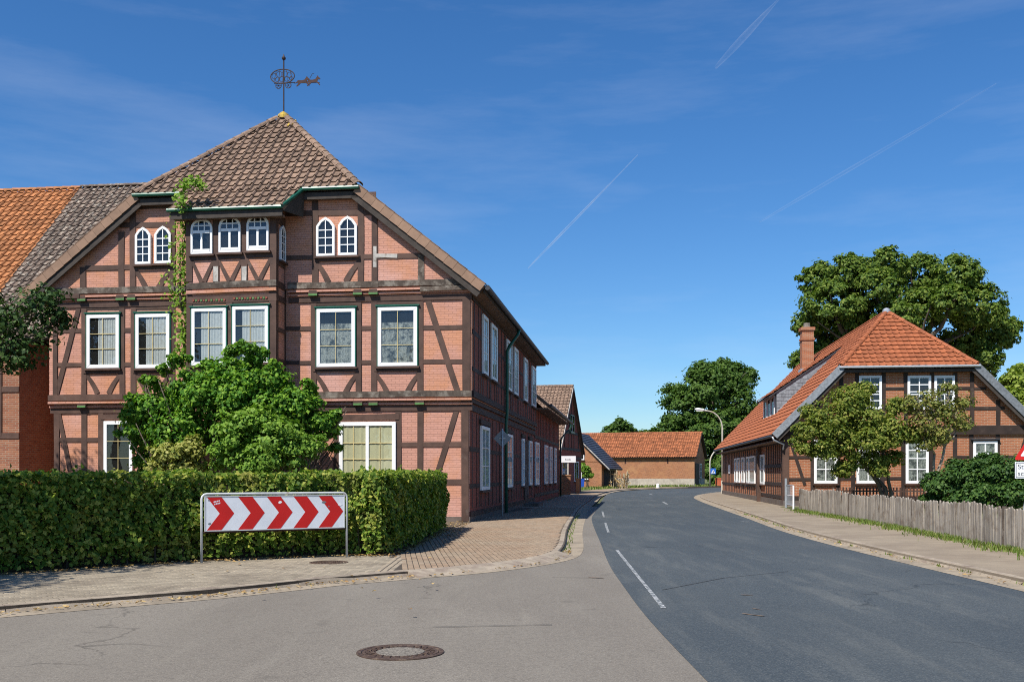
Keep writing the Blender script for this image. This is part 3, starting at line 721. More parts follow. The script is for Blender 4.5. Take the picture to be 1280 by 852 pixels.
# road markings
def mark(a, b, w, name='road_marking', z=-.0755, mt='mark'):
    a, b = Vector((*a[:2], 0)), Vector((*b[:2], 0)); t = (b-a).normalized(); n = Vector((-t.y, t.x, 0))*w/2; k = 6; L, Q = [], []
    for i in range(k+1):
        c = a.lerp(b, i/k); L.append(c + n*R.uniform(.75, 1.05)); Q.append(c - n*R.uniform(.75, 1.05))
    m = MB(); vs = [v + Vector((0, 0, z)) for v in L + Q]; m.add(vs, [(i, i+1, k+2+i, k+1+i) for i in range(k)])
    o = m.build(name, M[mt]); o['kind'] = 'structure'
g8 = lambda x, y: gp(x, y, -.08)
mark(g8(771, 687), g8(830, 760), .065); mark(g8(756.5, 653), g8(760.5, 665), .08); mark(g8(753, 639), g8(755, 646), .08)
mark(g8(829, 627), g8(834, 630), .15); mark(g8(812, 617.2), g8(816, 618.2), .2); mark(g8(926, 651.5), g8(937, 652.0), .22)


for a, b, w in (((540, 783.5), (690, 780.5), .018), ((690, 721), (742, 722), .014), ((828, 737), (905, 722), .02), ((905, 722), (985, 714), .016)):
    mark(g8(*a), g8(*b), w, 'road_seam', -.0735, 'seam')
for a, b, w in (((926, 743), (941, 744), .05), ((928, 766.5), (955, 770), .05), ((940, 760), (952, 762), .03), ((735, 721), (755, 722.5), .06)):
    mark(g8(*a), g8(*b), w, 'road_stain', -.0737, 'smear')
# cast covers
def cover(name, label, c, r, cat='manhole cover', z=-.08, conc=True):
    t = thing(name, label, cat, (c[0], c[1], z)); 
    m = MB(); m.lathe((0, 0, 0), [(r, -.05), (r, .006), (r*.985, .009), (r*.90, .009), (r*.885, .002), (r*.885, -.05)], 48); m.build('rim', M['cast'], t)
    m = MB(); m.lathe((0, 0, 0), [(r*.87, -.05), (r*.87, .007), (r*.80, .008), (r*.79, .003), (r*.70, .003)], 48); m.build('cover_plate', M['cast'], t)
    if conc:
        m = MB(); m.lathe((0, 0, 0), [(r*.55, -.05), (r*.55, .008), (r*.50, .0095), (.001, .011)], 40); m.build('concrete_fill', M['concrete'], t)
    m = MB()
    for rr, n, w in ((.64, 20, .055), (.75, 24, .05)) if conc else ((.3, 10, .06), (.5, 16, .06), (.68, 22, .06)):
        for k in range(n):
            a = 2*math.pi*k/n; p = Vector((math.cos(a), math.sin(a), 0))*r*rr; e = Vector((-math.sin(a), math.cos(a), 0)); q = Vector((math.cos(a), math.sin(a), 0))
            h = r*w; vs = [p+e*h+q*h*.8, p-e*h+q*h*.8, p-e*h-q*h*.8, p+e*h-q*h*.8]
            m.add([v + Vector((0, 0, .0)) for v in vs] + [v*.995 + Vector((0, 0, .0105)) for v in vs], [(4,5,6,7),(0,1,5,4),(1,2,6,5),(2,3,7,6),(3,0,4,7)])
    kind(m.build('stud', M['cast'], t), 'stuff')
    return t
cover('manhole_cover', 'round cast iron manhole cover with a concrete centre in the pale side road', g8(500.5, 814.5), .40)
cover('inspection_cover', 'rusty round cover flush with the grey pavers in front of the arrow barrier', gp(411, 702.5), .34, 'inspection cover', -.002, False)
# ------------------------------------------------------------------ the big timbered house on the left
H = Frame(-1.39, 32.1, .992, -.123)
Z = Vector((0, 0, 1))
house = thing('timbered_house', 'large salmon brick half-timbered house with brown hipped gable and weathervane', 'house', H.o, H.ang)
WL, DEP, XC = -14.3, 20.8, -7.35
def wallbox(name, m, x0, x1, y0, y1, z0, z1, parent, axis_faces=None):
    """Four walls; front/back faces take the x-brick, side faces the y-brick."""
    mb = MB().box(x0, x1, y0, y1, z0, z1); o = mb.build(name, M[m+'_x'], parent); o.data.materials.append(M[m+'_y'])
    for p in o.data.polygons:
        if abs(p.normal.x) > .7: p.material_index = 1
    return o
MB().box(WL-.03, .03, -.03, DEP, -.3, .17).build('plinth', M['plinth'], house)
wallbox('wall', 'salmon', WL, 0, 0, DEP, .17, 4.0, house)
wallbox('wall', 'salmon', WL-.1, .1, -.12, DEP, 4.0, 7.66, house)
# the long side gets a skin of darker, deep red brick
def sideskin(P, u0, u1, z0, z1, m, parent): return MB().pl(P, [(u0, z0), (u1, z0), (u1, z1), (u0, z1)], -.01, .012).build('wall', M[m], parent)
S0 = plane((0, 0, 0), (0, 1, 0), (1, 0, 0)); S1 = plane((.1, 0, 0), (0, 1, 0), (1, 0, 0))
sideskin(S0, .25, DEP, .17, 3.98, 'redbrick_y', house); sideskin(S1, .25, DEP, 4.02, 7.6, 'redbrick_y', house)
# gable
ROOF = [(7.95, 7.52), (3.82, 10.82), (0, 14.55)]
gy = -.2
gpoly = [(WL-.05, 7.6), (.05, 7.6), (.05, 7.68), (XC+3.82, 10.58), (XC-3.82, 10.58), (WL-.05, 7.9)]
g = MB().extrude([(x, gy, z) for x, z in gpoly], (0, DEP-gy, 0)).build('wall', M['salmon_x'], house)
F0, F1, F2 = plane((0, 0, 0), (1, 0, 0), (0, -1, 0)), plane((0, -.12, 0), (1, 0, 0), (0, -1, 0)), plane((0, gy, 0), (1, 0, 0), (0, -1, 0))
def f0(px, py): return H.front(px, py, 0)
def f1(px, py): return H.front(px, py, -.12)
def f2(px, py): return H.front(px, py, gy)

# --- roof slabs
VO = .55   # overhang in front of the gable
def slab(parent, pts, th, m, name='roof'):
    n = (Vector(pts[1]) - Vector(pts[0])).cross(Vector(pts[2]) - Vector(pts[1])).normalized()
    if n.z < 0: n = -n
    return MB().extrude(pts, -n*th).build(name, m, parent)
y0, y1 = gy - .24, DEP + .5
HB = 3.2          # the hip runs back to here
for s in (1, -1):
    e, k, r = [(XC + s*u, z) for u, z in ROOF]
    slab(house, [(e[0], y0, e[1]), (e[0], y1, e[1]), (k[0], y1, k[1]), (k[0], y0, k[1])], .14, M['tile_brown'])
    slab(house, [(k[0], y0, k[1]), (k[0], y1, k[1]), (r[0], y1, r[1]), (r[0], HB, r[1])], .14, M['tile_brown'])
hk = [(XC - ROOF[1][0], y0, ROOF[1][1]), (XC + ROOF[1][0], y0, ROOF[1][1]), (XC, HB, ROOF[2][1])]
slab(house, hk, .12, M['tile_brown'])
# far gable closing the roof
MB().extrude([(XC-7.4, DEP-.3, 7.5), (XC+7.4, DEP-.3, 7.5), (XC+3.75, DEP-.3, 10.6), (XC, DEP-.3, 14.3), (XC-3.75, DEP-.3, 10.6)], (0, .25, 0)).build('gable_boarding', M['eave_dark'], house)
# hip tiles, each one a piece
HL = math.hypot(HB - y0, ROOF[2][1] - ROOF[1][1]); Vh = Vector((0, HB-y0, ROOF[2][1]-ROOF[1][1])).normalized()
tiles(house, M['tile_brown'], hk[0], (1, 0, 0), Vh, [(0, -.10), (2*ROOF[1][0], -.10), (2*ROOF[1][0], 0), (ROOF[1][0]+.06, HL-.12), (ROOF[1][0]-.06, HL-.12), (0, 0)], .29, .36, 300, near=H.loc(Vector((0, 0, 1.5)))[:], name='roof_tile')
for s in (-1, 1):
    a = Vector((XC + s*ROOF[1][0], y0, ROOF[1][1]+.03)); b = Vector((XC, HB, ROOF[2][1]+.03))
    ridge(house, M['tile_brown'], a, b - (b-a).normalized()*.35, .15, .38)
MB().lathe((XC, HB-.05, ROOF[2][1]-.12), [(.24, -.02), (.20, .12), (.10, .22), (.04, .25)], 10).build('apex_tile', M['tile_yellow'], house)
ridge(house, M['tile_brown'], (XC, HB+.1, ROOF[2][1]+.02), (XC, y1, ROOF[2][1]+.02), .15, .4)
for q in range(5):      # lichen on the top courses
    u = R.uniform(-.75, .75); v = R.uniform(.15, .7)
    if abs(u) > v*.9: continue
    tm = tile_mb(.29, .36, PAN); N_ = Vector((1, 0, 0)).cross(Vh)
    tm.v = [Vector((XC + u, HB, ROOF[2][1])) - Vh*(v+.36) + Vector((1, 0, 0))*p.x*.9 + Vh*p.y + N_*(p.z+.045) for p in tm.v]; tm.build('roof_tile', M['tile_yellow'], house)
# verges: a dark board under a row of flat brown verge tiles
for s in (1, -1):
    e = Vector((XC + s*ROOF[0][0], y0, ROOF[0][1])); k = Vector((XC + s*ROOF[1][0], y0, ROOF[1][1])); d = (k-e); L = d.length; d.normalize(); nrm = Vector((s*d.z, 0, abs(d.x)))*1.0
    nrm = Vector((-d.z, 0, d.x)); nrm = nrm if nrm.z > 0 else -nrm
    MB().extrude([e - nrm*.44, e - nrm*.12, k - nrm*.12, k - nrm*.44], (0, .06, 0)).build('bargeboard', M['eave_dark'], house)
    MB().extrude([e - nrm*.15 + Vector((0, .07, 0)), e - nrm*.19 + Vector((0, .07, 0)), k - nrm*.19 + Vector((0, .07, 0)), k - nrm*.15 + Vector((0, .07, 0))], (0, .62, 0)).build('soffit_board', M['soffit'], house)
    n = 14
    for i in range(n):
        a = e + d*(L*i/n + .028); b = e + d*(L*(i+1)/n + .02); hh = .30; lift = .012
        MB().extrude([a + nrm*(.05+lift), b + nrm*.05, b + nrm*(.05-hh), a + nrm*(.05+lift-hh)], (0, .035, 0)).extrude([a + nrm*(.055+lift) + Vector((0, .0, 0)), b + nrm*.055, b + nrm*.02, a + nrm*(.02+lift)], (0, .25, 0)).build('verge_tile', M['verge'], house).location.y = -.045 - R.uniform(0, .006)
    # side slope in sight of the verge: first courses of tile
# eave boxes and gutters
xr = XC + ROOF[0][0]
MB().box(.06, xr-.05, y0+.3, y1-.05, 7.30, 7.40).build('soffit_board', M['soffit'], house)
MB().box(xr-.07, xr-.03, y0+.1, y1, 7.31, 7.5).build('fascia_board', M['eave_dark'], house)
MB().tube([(xr+.07, y0, 7.46), (xr+.07, y1, 7.44)], .085, 10).build('gutter', M['sheet_dark'], house)
bx0, _ = H.front(213, 258, -1.3); bx1, _ = H.front(352, 250, -1.3)
zg = ROOF[1][1] - .03; BY = -.98      # bay front
MB().tube([(XC-3.85, y0-.09, zg-.02), (bx0-.05, y0-.09, zg-.02)], .065, 8).build('gutter', M['green'], house)
MB().tube([(bx1+.42, y0-.09, zg-.02), (XC+3.85, y0-.09, zg-.02)], .065, 8).build('gutter', M['green'], house)
MB().tube([(bx0-.08, -1.38, zg-.80), (bx1+.02, -1.38, zg-.80), (bx1+.42, y0-.09, zg-.03)], .065, 8).build('gutter', M['green'], house)
MB().box(XC-3.7, XC+3.7, y0+.02, gy-.002, zg-.32, zg-.24).build('soffit_board', M['soffit'], house)
MB().box(XC-3.8, XC+3.8, y0+.0, y0+.05, zg-.34, zg-.12).build('fascia_board', M['eave_dark'], house)
# tiles of the bay roof
sk = [(bx0, -1.32, ROOF[1][1]-.90+.08), (bx1+.05, -1.32, ROOF[1][1]-.90+.08), (bx1+.42, y0, ROOF[1][1]+.01), (bx0+.05, y0, ROOF[1][1]+.01)]
slab(house, [(x, y, z-.03) for x, y, z in sk], .10, M['tile_brown'])
Vs = (Vector(sk[3]) - Vector((sk[3][0], sk[0][1], sk[0][2]))).normalized(); Ls = (Vector(sk[3]) - Vector((sk[3][0], sk[0][1], sk[0][2]))).length
tiles(house, M['tile_brown'], sk[0], (1, 0, 0), Vs, [(0, -.06), (sk[1][0]-sk[0][0], -.06), (sk[2][0]-sk[0][0], Ls), (.05, Ls)], .29, .36, 0)
# cheek boards of the bay roof
MB().extrude([(sk[1][0]-.02, -1.3, zg-.9), (sk[1][0]+.02, -1.3, zg-.75), (sk[2][0]+.02, y0+.05, zg-.05), (sk[2][0]-.02, y0+.05, zg-.9)], (-.03, 0, 0)).build('cheek_board', M['eave_dark'], house)
MB().extrude([(sk[0][0]+.02, -1.3, zg-.9), (sk[0][0]+.02, -1.3, zg-.75), (sk[3][0]+.02, y0+.05, zg-.05), (sk[3][0]+.02, y0+.05, zg-.9)], (.03, 0, 0)).build('cheek_board', M['eave_dark'], house)
MB().box(sk[0][0]+.05, sk[1][0]-.05, -1.30, BY, zg-1.06, zg-.99).build('soffit_board', M['soffit'], house)
MB().box(sk[0][0]+.02, sk[1][0]-.02, -1.34, -1.29, zg-1.08, zg-.86).build('fascia_board', M['eave_dark'], house)

# --- framing of the front: heights of the beams
T = lambda P, f, x1, y1_, x2, y2_, w=.19, o=.03, mat='timber', name='timber_post': timber(house, P, f(x1, y1_), f(x2, y2_), w, o, mat, name)
ub, zt = 7.66, 7.60
# gable sill beam, mouldings and beam heads
def hbeam(P, x0, x1, z, w, o, mat='timber', name='sill_beam', segs=1, yb=-.02):
    for i in range(segs):
        a, b = x0 + (x1-x0)*i/segs, x0 + (x1-x0)*(i+1)/segs; timber(house, P, (a + .004, z + R.uniform(-.01, .01)), (b - .004, z + R.uniform(-.01, .01)), w, o, mat, name, yb)
xbL, xbR = H.front(236, 300, BY)[0], H.front(345, 300, BY)[0]
for (a, b) in ((WL-.12, xbL-.02), (xbR+.12, .12)):
    hbeam(F2, a, b, 7.70, .20, .055, 'timber_old', 'sill_beam', 2)
    hbeam(F2, a, b, 7.52, .07, .075, 'salmon_x', 'brick_moulding'); hbeam(F1, a, b, 7.40, .06, .10, 'salmon_x', 'brick_moulding')
    hbeam(F1, a, b, 7.24, .17, .045, 'timber', 'timber_rail')
    hbeam(F1, a, b, 4.13, .20, .055, 'timber_old' if a > -6.5 else 'timber', 'sill_beam', 2)
    hbeam(F1, a, b, 3.95, .07, .06, 'salmon_x', 'brick_moulding'); hbeam(F0, a, b, 3.83, .06, .10, 'salmon_x', 'brick_moulding')
    hbeam(F0, a, b, 3.68, .17, .04, 'timber', 'timber_rail')
hbeam(F2, -1.55, .14, 7.50, .14, .10, 'timber_old', 'sill_beam'); hbeam(F2, WL-.14, WL+1.1, 7.52, .14, .10, 'timber', 'sill_beam')
def head(px, z, P, f, y=0):
    x, _ = f(px, 500); 
    MB().pl(P, [(x-.15, z-.09), (x+.15, z-.09), (x+.15, z+.02), (x+.12, z+.09), (x-.12, z+.09), (x-.15, z+.02)], -.05, .17).build('beam_head', M['timber'], house)
    MB().pl(P, [(x-.148, z-.085), (x+.148, z-.085), (x+.148, z-.02), (x-.148, z-.02)], .165, .178).build('beam_head', M['beam_green'], house)
M['beam_green'] = pm('green_beam_end', (.09, .20, .06), .6, .25, 8, .2, 40)
for px in (105, 153, 167, 393, 448.5, 468): head(px, 7.44, F1, f1)
for px in (105, 449, 468, 525.5): head(px, 3.87, F0, f0)
# ground floor
for px, y0_, y1_ in ((71, 508, 640), (105.5, 508, 640), (126.5, 508, 640), (421, 508, 645), (498, 513, 648), (525.5, 510, 648)): T(F0, f0, px, y0_, px, y1_)
T(F0, f0, 581.5, 500, 581.5, 651, .24, .04)
T(F0, f0, 72.5, 510, 88, 588, .16, .026, name='timber_brace'); T(F0, f0, 570.5, 513, 546, 594, .17, .026, name='timber_brace')
T(F0, f0, 68, 549.5, 128, 549.5, .15, .022, name='timber_rail'); T(F0, f0, 499, 555.5, 578, 555.0, .16, .022, name='timber_rail'); T(F0, f0, 499, 602.5, 578, 602, .16, .022, name='timber_rail')
T(F0, f0, 418, 522, 499, 520.5, .20, .045, name='timber_rail'); T(F0, f0, 127, 521, 172, 521, .18, .045, name='timber_rail')
# upper floor
for px in (105.3, 153, 167, 215.5, 392.3, 448.3, 467.7, 525.4): T(F1, f1, px, 377, px, 493)
T(F1, f1, 69.5, 377, 69.5, 494, .16); T(F1, f1, 583, 371, 583, 492, .24, .045)
T(F1, f1, 99.4, 382, 71, 492, .17, .026, name='timber_brace'); T(F1, f1, 533.5, 371, 572.5, 491, .19, .026, name='timber_brace')
for a, b in ((68, 105), (153, 167), (215, 236), (357, 392), (448, 468), (525, 581)):
    ya = 413.5 - (a-68)*.0095; T(F1, f1, a, ya, b, ya-(b-a)*.0095, .14, .022, name='timber_rail'); T(F1, f1, a, ya+42.5, b, ya+42.3, .13, .022, name='timber_rail')
for a, b, z in ((105, 153, 384.5), (167, 215, 384), (392, 448, 379), (468, 525, 378)): T(F1, f1, a, z, b, z-.5, .13, .024, name='timber_rail')
for a, b, z in ((105, 153, 464), (167, 215, 463.5), (392, 448, 461.5), (468, 525, 461)): T(F1, f1, a, z, b, z-.3, .15, .05, name='timber_rail')
for a, b in ((105.3, 153), (167, 215.5), (392.3, 448.3), (467.7, 525.4)):
    curved_brace(house, F1, f1(a+2.5, 468), f1(a+17, 492), .03); curved_brace(house, F1, f1(b-2.5, 468), f1(b-17, 492), -.03)
# gable
for px, ya, yb in ((104, 334, 368), (152, 290, 366), (166.5, 262, 366), (216, 258, 364), (394, 243, 354), (451, 240, 352), (468.3, 262, 352), (526.5, 318, 352)):
    T(F2, f2, px, ya, px, yb, .2, .03, 'timber_old' if px in (526.5,) else 'timber')
T(F2, f2, 150, 281.5, 216, 280.5, .17, .024, name='timber_rail'); T(F2, f2, 107, 335.5, 152, 334, .17, .024, name='timber_rail'); T(F2, f2, 152, 334, 216, 332.5, .16, .024, name='timber_rail')
T(F2, f2, 357, 267.5, 470, 265.5, .17, .024, name='timber_rail'); T(F2, f2, 357, 322.5, 394, 322, .15, .024, name='timber_rail'); T(F2, f2, 394, 324, 451, 322.5, .16, .048, name='timber_rail'); T(F2, f2, 451, 321, 469, 320.5, .15, .024, name='timber_rail')
T(F2, f2, 469, 320, 497, 320, .13, .040, 'whitewood_old', 'timber_rail'); T(F2, f2, 497, 320, 527, 319.5, .15, .026, name='timber_rail')
MB().pl(F2, [f2(467, 334), f2(471, 334), f2(471, 308), f2(467, 308)], .02, .042).build('timber_post', M['whitewood_old'], house)
for a, b, za, zb in ((168.8, 214.5, 337, 363), (395.5, 449.5, 328, 353)):
    curved_brace(house, F2, f2(a, za), f2(a+15, zb), .03, .17); curved_brace(house, F2, f2(b, za-1), f2(b-17, zb-1), -.03, .17)
T(F2, f2, 357, 246, 470, 243, .16, .02, name='timber_rail'); T(F2, f2, 165, 259, 235, 256, .16, .02, name='timber_rail')

# --- bay
wallbox('bay_wall', 'salmon', xbL, xbR, BY, .02, -.2, 10.0, house)
B = plane((0, BY, 0), (1, 0, 0), (0, -1, 0)); BS = plane((xbR, 0, 0), (0, 1, 0), (1, 0, 0)); BSL = plane((xbL, 0, 0), (0, 1, 0), (-1, 0, 0))
def fb(px, py): return H.front(px, py, BY)
tb = lambda x1, ya, x2, yb, w=.2, o=.03, mat='timber', name='timber_post': timber(house, B, fb(x1, ya), fb(x2, yb), w, o, mat, name)
for px in (236.8, 270.2, 305.5, 341.6): tb(px, 262, px, 352, .21)
tb(236.8, 356, 236.8, 465, .19); tb(286.8, 378, 286.8, 465, .22); tb(341, 356, 341, 465, .24)
tb(233, 262.5, 346, 256, .34, .022, name='timber_rail'); tb(234, 322.5, 345.5, 317.5, .2, .026, name='timber_rail'); tb(234, 358.5, 346, 353.5, .2, .055, 'timber_old', 'sill_beam')
tb(234, 366, 346, 361.5, .10, .09, 'salmon_x', 'brick_moulding'); tb(234, 376, 346, 371.5, .22, .035, name='timber_rail')
for a, b in ((240.5, 267), (273.5, 302.5), (308.8, 338.5)):
    m_ = (a+b)/2; dy = (a-240)*.045
    curved_brace(house, B, fb(a, 327-dy), fb(m_-1.5, 353-dy), .0, .12); curved_brace(house, B, fb(b, 326-dy), fb(m_+1.5, 352-dy), .0, .12)
    for q in (a+1.5, b-1.5):
        pass
for px in (270.2, 305.5): T(B, fb, px, 333, px, 352, .16, .036, 'whitewood_old')
for (a, b, ya, yb) in ((239.5, 266.5, 273.5, 318.5), (274.3, 301.8, 270.5, 316.5), (309.2, 336.8, 268.2, 314.3)):
    u0, zb_ = fb(a, yb); u1, zt_ = fb(b, ya)
    window(house, B, u0, u1, zb_, zt_, 'arch', (), (), .075, .035, 'none', panes=False, ob=.025)
    m = MB(); iw = (u1-u0); uc = (u0+u1)/2; zm = zb_ + (zt_-zb_)*.62
    oi = inset(outline(u0, u1, zb_, zt_, 'arch'), .07)
    for q in (-.135, .135):
        s_ = span(oi, uc+iw*q, 0); m.pl(B, [(uc+iw*q-.018, zm), (uc+iw*q+.018, zm), (uc+iw*q+.018, s_[1]), (uc+iw*q-.018, s_[1])], .05, .078)
    zq = zm + (zt_-zm)*.47; s_ = span(oi, zq, 1); m.pl(B, [(s_[0], zq-.018), (s_[1], zq-.018), (s_[1], zq+.018), (s_[0], zq+.018)], .05, .080)
    m.pl(B, [(uc-.035, zb_+.085), (uc+.035, zb_+.085), (uc+.035, zm), (uc-.035, zm)], .03, .082).pl(B, [(uc-iw*.38, zm-.04), (uc+iw*.38, zm-.04), (uc+iw*.38, zm+.05), (uc-iw*.38, zm+.05)], .03, .088).pl(B, [(uc-iw*.38, zb_+.08), (uc+iw*.38, zb_+.08), (uc+iw*.38, zb_+.16), (uc-iw*.38, zb_+.16)], .03, .086)
    m.build('casement', M['white'], house)
# side of the bay
for u in (-.12, BY+.1): timber(house, BS, (u, 4.2), (u, 9.9), .17, .02)
for z, w in ((9.75, .3), (8.35, .17), (7.65, .2), (7.2, .2), (4.1, .2), (5.2, .14), (6.2, .14)): timber(house, BS, (BY, z), (0, z), w, .03, name='timber_rail'); timber(house, BSL, (BY, z), (0, z), w, .03, name='timber_rail')
ya_, zt_ = H.side(347.3, 274, xbR); yb_, _ = H.side(354.5, 274, xbR)
window(house, BS, BY+.26, BY+.72, 8.45, 9.62, 'gothic', (.5,), (.25, .5, .72), .06, .03, 'none', ob=.02)
# bay lower windows, with the beaded moulding over them
for a, b, ya, yb in ((240.5, 283.5, 385, 457), (291.5, 336, 382.5, 454)):
    u0, z0_ = fb(a, yb); u1, z1_ = fb(b, ya)
    window(house, B, u0, u1, z0_, z1_, 'flat', (.5,), (.36, .68), .11, .016, 'curtain', bars='gold', casing='green', ob=.02, half=(.22, 1.0))
    for k in range(13):
        u = u0 + .06 + (u1-u0-.12)*k/12
        MB().pl(B, [(u-.03, z1_+.23), (u+.03, z1_+.23), (u+.03, z1_+.29), (u-.03, z1_+.29)], .0, .06).build('bead', M['beam_green' if k % 2 else 'redbrick_x'], house)
hbeamP = None
# --- windows of the front
for a, b, ya, yb, bk, hf in ((109.5, 150, 393, 460.5, 'curtain', (.3, 1)), (170.5, 213, 392, 460.5, 'curtain', (.25, 1)), (396.5, 444.5, 385.5, 459, 'curtain_grey', (.0, .999)), (472.8, 522, 383.5, 458, 'curtain_grey', (.001, 1))):
    u0, z0_ = f1(a, yb); u1, z1_ = f1(b, ya)
    window(house, F1, u0, u1, z0_, z1_, 'flat', (.5,), (.34, .66), .12, .016, bk, bars='gold', casing='green', ob=.02, half=hf, drop=.78 if bk == 'curtain_grey' else 1.0)  # short lace bares the dark backing on top, imitating a reflected tree
for a, b, ya, yb in ((170, 189.7, 284, 331), (194.3, 215, 282.5, 330), (396, 419.3, 271.5, 321), (423.3, 447, 270, 320)):
    u0, z0_ = f2(a, yb); u1, z1_ = f2(b, ya)
    window(house, F2, u0, u1, z0_, z1_, 'gothic', (.5,), (.24, .47, .70), .085, .032, 'none', ob=.03)
u0, z0_ = f0(131, 600); u1, z1_ = f0(167, 526)
window(house, F0, u0, u1, z0_, z1_, 'flat', (.5,), (.36, .68), .12, .016, 'none', bars='gold', ob=.03)
u0, z0_ = f0(424.5, 600); u1, z1_ = f0(495.5, 527)
window(house, F0, u0, u1, z0_, z1_, 'flat', (.22, .76), (.34, .66), .13, .016, 'cream', bars='gold', ob=.03, sash=(.5,))
# --- long side: shaded windows, framing, door, downpipe
def fs(px): 
    y, _ = H.side(px, 500, 0); return y
for a, b in ((598, 604.4), (609, 616), (628.5, 635), (638.3, 643), (651.2, 655.4), (661.2, 666)):
    u0, u1 = fs(a), fs(b)
    window(house, S1, u0, u1, 4.98, 7.02, 'flat', (.5,), (.36, .68), .12, .03, 'curtain', ob=.03, panes=True)
    for u in (u0-.14, u1+.14): timber(house, S1, (u, 4.25), (u, 7.15), .16, .028)
for a, b in ((599.3, 609.7), (631.2, 639), (651.2, 654), (660.2, 663.6)):
    u0, u1 = fs(a), fs(b)
    window(house, S0, u0, u1, .98, 3.22, 'flat', (.5,), (.36, .68), .12, .03, 'curtain', ob=.03)
    for u in (u0-.14, u1+.14): timber(house, S0, (u, .42), (u, 3.55), .16, .028)
    MB().pl(S0, [(u0-.25, 3.26), (u1+.25, 3.26), (u1+.25, 3.42), (u0-.25, 3.42)], 0, .1).build('lintel', M['timber_dark'], house)
k_ = .25
for i in range(22):
    y = .35 + i*.95
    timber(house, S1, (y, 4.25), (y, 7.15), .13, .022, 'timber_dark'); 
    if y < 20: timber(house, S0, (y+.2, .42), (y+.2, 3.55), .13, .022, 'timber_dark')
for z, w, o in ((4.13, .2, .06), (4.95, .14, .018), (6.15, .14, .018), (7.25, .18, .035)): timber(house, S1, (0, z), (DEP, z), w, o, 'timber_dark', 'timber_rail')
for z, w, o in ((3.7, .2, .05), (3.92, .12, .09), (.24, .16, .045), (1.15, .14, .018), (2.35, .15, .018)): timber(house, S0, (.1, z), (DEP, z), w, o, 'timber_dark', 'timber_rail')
d0, d1 = fs(654.6), fs(659.6)
dr = MB().pl(S0, [(d0, .3), (d1, .3), (d1, 3.2), (d0, 3.2)], .0, .05).build('door', M['timber_dark'], house)
MB().pl(S0, [(d0+.2, .5), ((d0+d1)/2-.08, .5), ((d0+d1)/2-.08, 2.0), (d0+.2, 2.0)], .05, .065).pl(S0, [((d0+d1)/2+.08, .5), (d1-.2, .5), (d1-.2, 2.0), ((d0+d1)/2+.08, 2.0)], .05, .065).build('door_panel', M['timber_old'], dr)
MB().box(.05, .75, d0-.2, d1+.2, -.1, .15).build('step', M['plinth'], house)
yd = fs(626.5)
MB().tube([(xr+.06, yd+.6, 7.40), (xr+.0, yd+.5, 7.15), (.33, yd+.05, 6.65), (.24, yd, 6.45), (.24, yd, 4.0), (.20, yd, 3.6), (.20, yd, .0)], .065, 10).build('downpipe', M['green'], house, smooth=True)

# --- weathervane on the hip
vane = thing('weathervane', 'wrought iron weathervane of a covered wagon drawn by two horses on the roof peak', 'weathervane', H.w(XC, HB-.02, ROOF[2][1]+.05), H.ang)
MB().tube([(0, 0, 0), (0, 0, 2.05)], .025, 8).build('rod', M['iron'], vane)
MB().lathe((0, 0, 2.03), [(.02, -.06), (.07, -.03), (.075, .02), (.03, .08), (.01, .16)], 10).build('finial', M['iron'], vane)
zc = 1.38; m = MB()
def ring3(m, cx, cz, rx, rz, r=.014, n=22, a0=0, a1=2*math.pi):
    m.tube([(cx + rx*math.cos(a0+(a1-a0)*k/n), 0, cz + rz*math.sin(a0+(a1-a0)*k/n)) for k in range(n+1)], r, 5)
ring3(m, -.05, zc, .45, .26, .02)
for cx, cz, r in ((-.33, .02, .10), (-.15, .08, .11), (.05, .08, .11), (.23, .04, .10), (-.22, -.10, .08), (-.04, -.10, .10), (.14, -.10, .09), (.30, -.08, .06)): ring3(m, cx-.02, zc+cz, r, r, .011, 12)
for k in range(5): m.tube([(-.38+.17*k, 0, zc-.2), (-.28+.13*k, 0, zc+.22)], .010, 5)
m.tube([(-.36, 0, zc-.24), (.42, 0, zc-.24)], .018, 5); m.build('wagon', M['iron'], vane)
for cx in (-.20, .17):
    w = MB(); ring3(w, cx, zc-.33, .105, .105, .015, 16)
    for k in range(6): w.tube([(cx, 0, zc-.33), (cx+.1*math.cos(k*math.pi/3), 0, zc-.33+.1*math.sin(k*math.pi/3))], .009, 4)
    w.build('wheel', M['iron'], vane)
MB().tube([(.38, 0, zc-.27), (1.35, 0, zc-.29)], .011, 5).build('shaft', M['iron'], vane)
hp = [(-.20, .02), (-.17, .07), (-.02, .06), (.08, .08), (.15, .17), (.17, .21), (.20, .16), (.27, .10), (.26, .06), (.19, .07), (.15, .0), (.21, -.05), (.27, -.14), (.24, -.15), (.17, -.07), (.10, -.04), (-.06, -.04), (-.12, -.10), (-.21, -.16), (-.23, -.14), (-.16, -.06), (-.17, .0), (-.24, -.04), (-.26, -.01)]
for cx in (.70, 1.10):
    MB().extrude([(cx + x, -.012, zc-.24+z) for x, z in hp], (0, .024, 0)).build('horse', M['rust_iron'], vane)
MB().tube([(.98, 0, zc-.12), (1.07, 0, zc+.04), (1.14, 0, zc+.05)], .009, 5).build('whip', M['iron'], vane)
